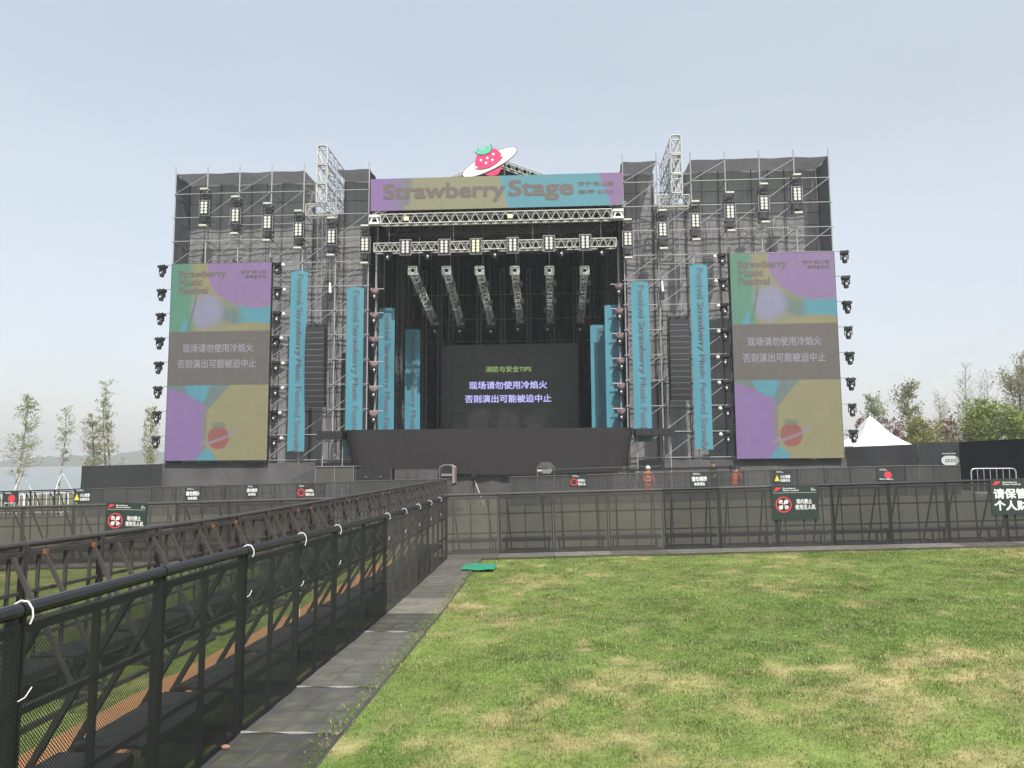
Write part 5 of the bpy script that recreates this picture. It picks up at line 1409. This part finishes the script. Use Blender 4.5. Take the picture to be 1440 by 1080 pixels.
for x in (w * .3, w * .7): MB().box((x, -.015, h * .6), (.14, .03, .05)).build('catch', M['alu_dull'], t)
a, c_ = P(555, 674, 40.6), P(616, 660, 40.6); w, h = c_.x - a.x, c_.z - a.z + .5
t = thing('stage_steps_box', 'low grey cloth-covered riser in front of the stage skirt', 'riser', (a.x, 40.6, a.z - .5)); MB().grid(lambda u, v: (w * u, .02 * math.sin(u * 30), v * h), 20, 4).build('cloth', M['base_cloth'], t); MB().box((w / 2, .6, h - .02), (w, 1.1, .06)).build('top', M['plate'], t)
# hooped cart
a, c_ = P(618, 668, 38.5), P(640, 654, 38.5); w, h = c_.x - a.x, c_.z - a.z; zb = gz(a.x, 38.5)
t = thing('hooped_cart', 'hooped equipment cart with a pinkish side panel before the stage', 'cart', (a.x, 38.5, a.z - .55)); H = h + .55
b = MB()
for y in (0, .6): b.path([Vector((0, y, .15)), Vector((0, y, H - .1)), Vector((w * .2, y, H)), Vector((w * .75, y, H)), Vector((w * .97, y, H - .12)), Vector((w * .97, y, .15)), Vector((0, y, .15))], .02, 5)
b.build('hoop_frame', M['alu_dull'], t); MB().box((w * .90, .3, H * .52), (.14, .6, H * .75)).build('side_panel', M['rain'], t); MB().box((w * .42, .5, H * .55), (w * .75, .05, H * .7)).build('back_panel', M['black'], t)
MB().box((w * .45, .2, .55), (w * .7, .4, .12)).build('tray', M['alu_dull'], t)
for x in (.1, w - .12):
    for y in (.05, .55): MB().tube((x, y - .03, .09), (x, y + .03, .09), .09, 10).build('wheel', M['black'], t)
# camera crane
Y = 37.5; a, e1, e2 = P(776, 664, Y), P(930, 658.5, Y), P(1030, 657, Y); bx_ = P(890, 664, Y)
t = thing('camera_crane', 'long black camera crane arm stretched low in front of the stage', 'camera crane', (bx_.x, Y, gz(bx_.x, Y))); o_ = t.location
b = MB(); b.beam(a - o_, e2 - o_, .11, .12); b.tube(a - o_ + Vector((0, 0, .12)), e1 - o_ + Vector((0, 0, .10)), .025, 5); b.build('arm', M['black'], t)
pz = (a.lerp(e2, (bx_.x - a.x) / (e2.x - a.x)) - o_).z
for k in range(3): MB().tube((0, 0, pz - .15), (.55 * math.cos(2.1 * k), .55 * math.sin(2.1 * k), .02), .035, 5).build('leg', M['black_metal'], t)
MB().box((0, 0, pz - .1), (.22, .2, .2)).build('pivot', M['black'], t); q = e2 - o_; MB().box(q + Vector((.1, 0, -.1)), (.4, .3, .36)).build('counterweight', M['plate'], t)
q = a - o_; MB().box(q + Vector((-.25, 0, .05)), (.42, .3, .22)).tube(q + Vector((-.45, 0, .05)), q + Vector((-.7, 0, .05)), .09, 8).build('camera', M['alu_dull'], t)
# canopied desk at the crane's left end
a, c_ = P(755, 668, 38.8), P(780, 649.5, 38.8); w, h = c_.x - a.x, c_.z - a.z + .55
t = thing('canopied_desk', 'small operator desk under a dark canopy at the left end of the crane', 'desk', (a.x, 38.8, a.z - .55))
MB().add([(-.05, -.05, h - .3), (w + .05, -.05, h - .3), (w + .05, .75, h - .3), (-.05, .75, h - .3), (w * .25, .2, h), (w * .75, .2, h), (w * .75, .5, h), (w * .25, .5, h)], [(0, 1, 5, 4), (1, 2, 6, 5), (2, 3, 7, 6), (3, 0, 4, 7), (4, 5, 6, 7), (3, 2, 1, 0)]).build('canopy', M['black'], t)
for x in (.02, w - .02):
    for y in (0, .7): MB().tube((x, y, 0), (x, y, h - .3), .02, 5).build('leg', M['alu_dull'], t)
MB().box((w / 2, .35, .72), (w, .7, .05)).box((w * .35, .3, .86), (.3, .25, .22)).build('table', M['alu_dull'], t); MB().box((w * .72, .1, .84), (.24, .06, .2)).build('monitor', M['white'], t)
# tripod camera at the end of the lane
p = P(667, 676, 31.5); t = thing('tripod_camera', 'camera on a white-legged tripod at the end of the lane', 'camera', (p.x, 31.5, gz(p.x, 31.5)))
for k in range(3): MB().tube((0, 0, 1.02), (.42 * math.cos(2.1 * k - .3), .42 * math.sin(2.1 * k - .3), .0), .02, 5).build('leg', M['alu'] if k == 0 else M['black'], t)
MB().box((0, 0, 1.15), (.22, .4, .24)).tube((0, -.2, 1.16), (0, -.42, 1.16), .07, 8).build('camera_body', M['black'], t); MB().tube((.02, 0, 1.2), (.04, 0, 1.6), .025, 5).build('antenna', M['black'], t)

# small litter by the barrier foot
p = PG(312, 1062); tag(MB().ball((p.x + .02, p.y, p.z + .045), .022, 6, 5, (1.3, .8, .6)).build('crumpled_wrapper', mat('pale_red_wrapper', (.30, .15, .13), .7, 0, .3, 60)), 'crumpled pale red wrapper lying at the foot of the lawn barriers', 'litter')

# ================================================================== HAZE
m = bpy.data.materials.new('haze'); m.use_nodes = True; t = m.node_tree; t.nodes.clear()
o_ = t.nodes.new('ShaderNodeOutputMaterial'); pv = t.nodes.new('ShaderNodeVolumePrincipled')
pv.inputs['Color'].default_value = (.93, .95, .97, 1); pv.inputs['Density'].default_value = .0008; pv.inputs['Anisotropy'].default_value = .1
t.links.new(pv.outputs[0], o_.inputs['Volume'])
b = MB(); b.box((0, 0, 9.5), (3700, 3700, 37)); hz = b.build('haze', m); hz['kind'] = 'stuff'
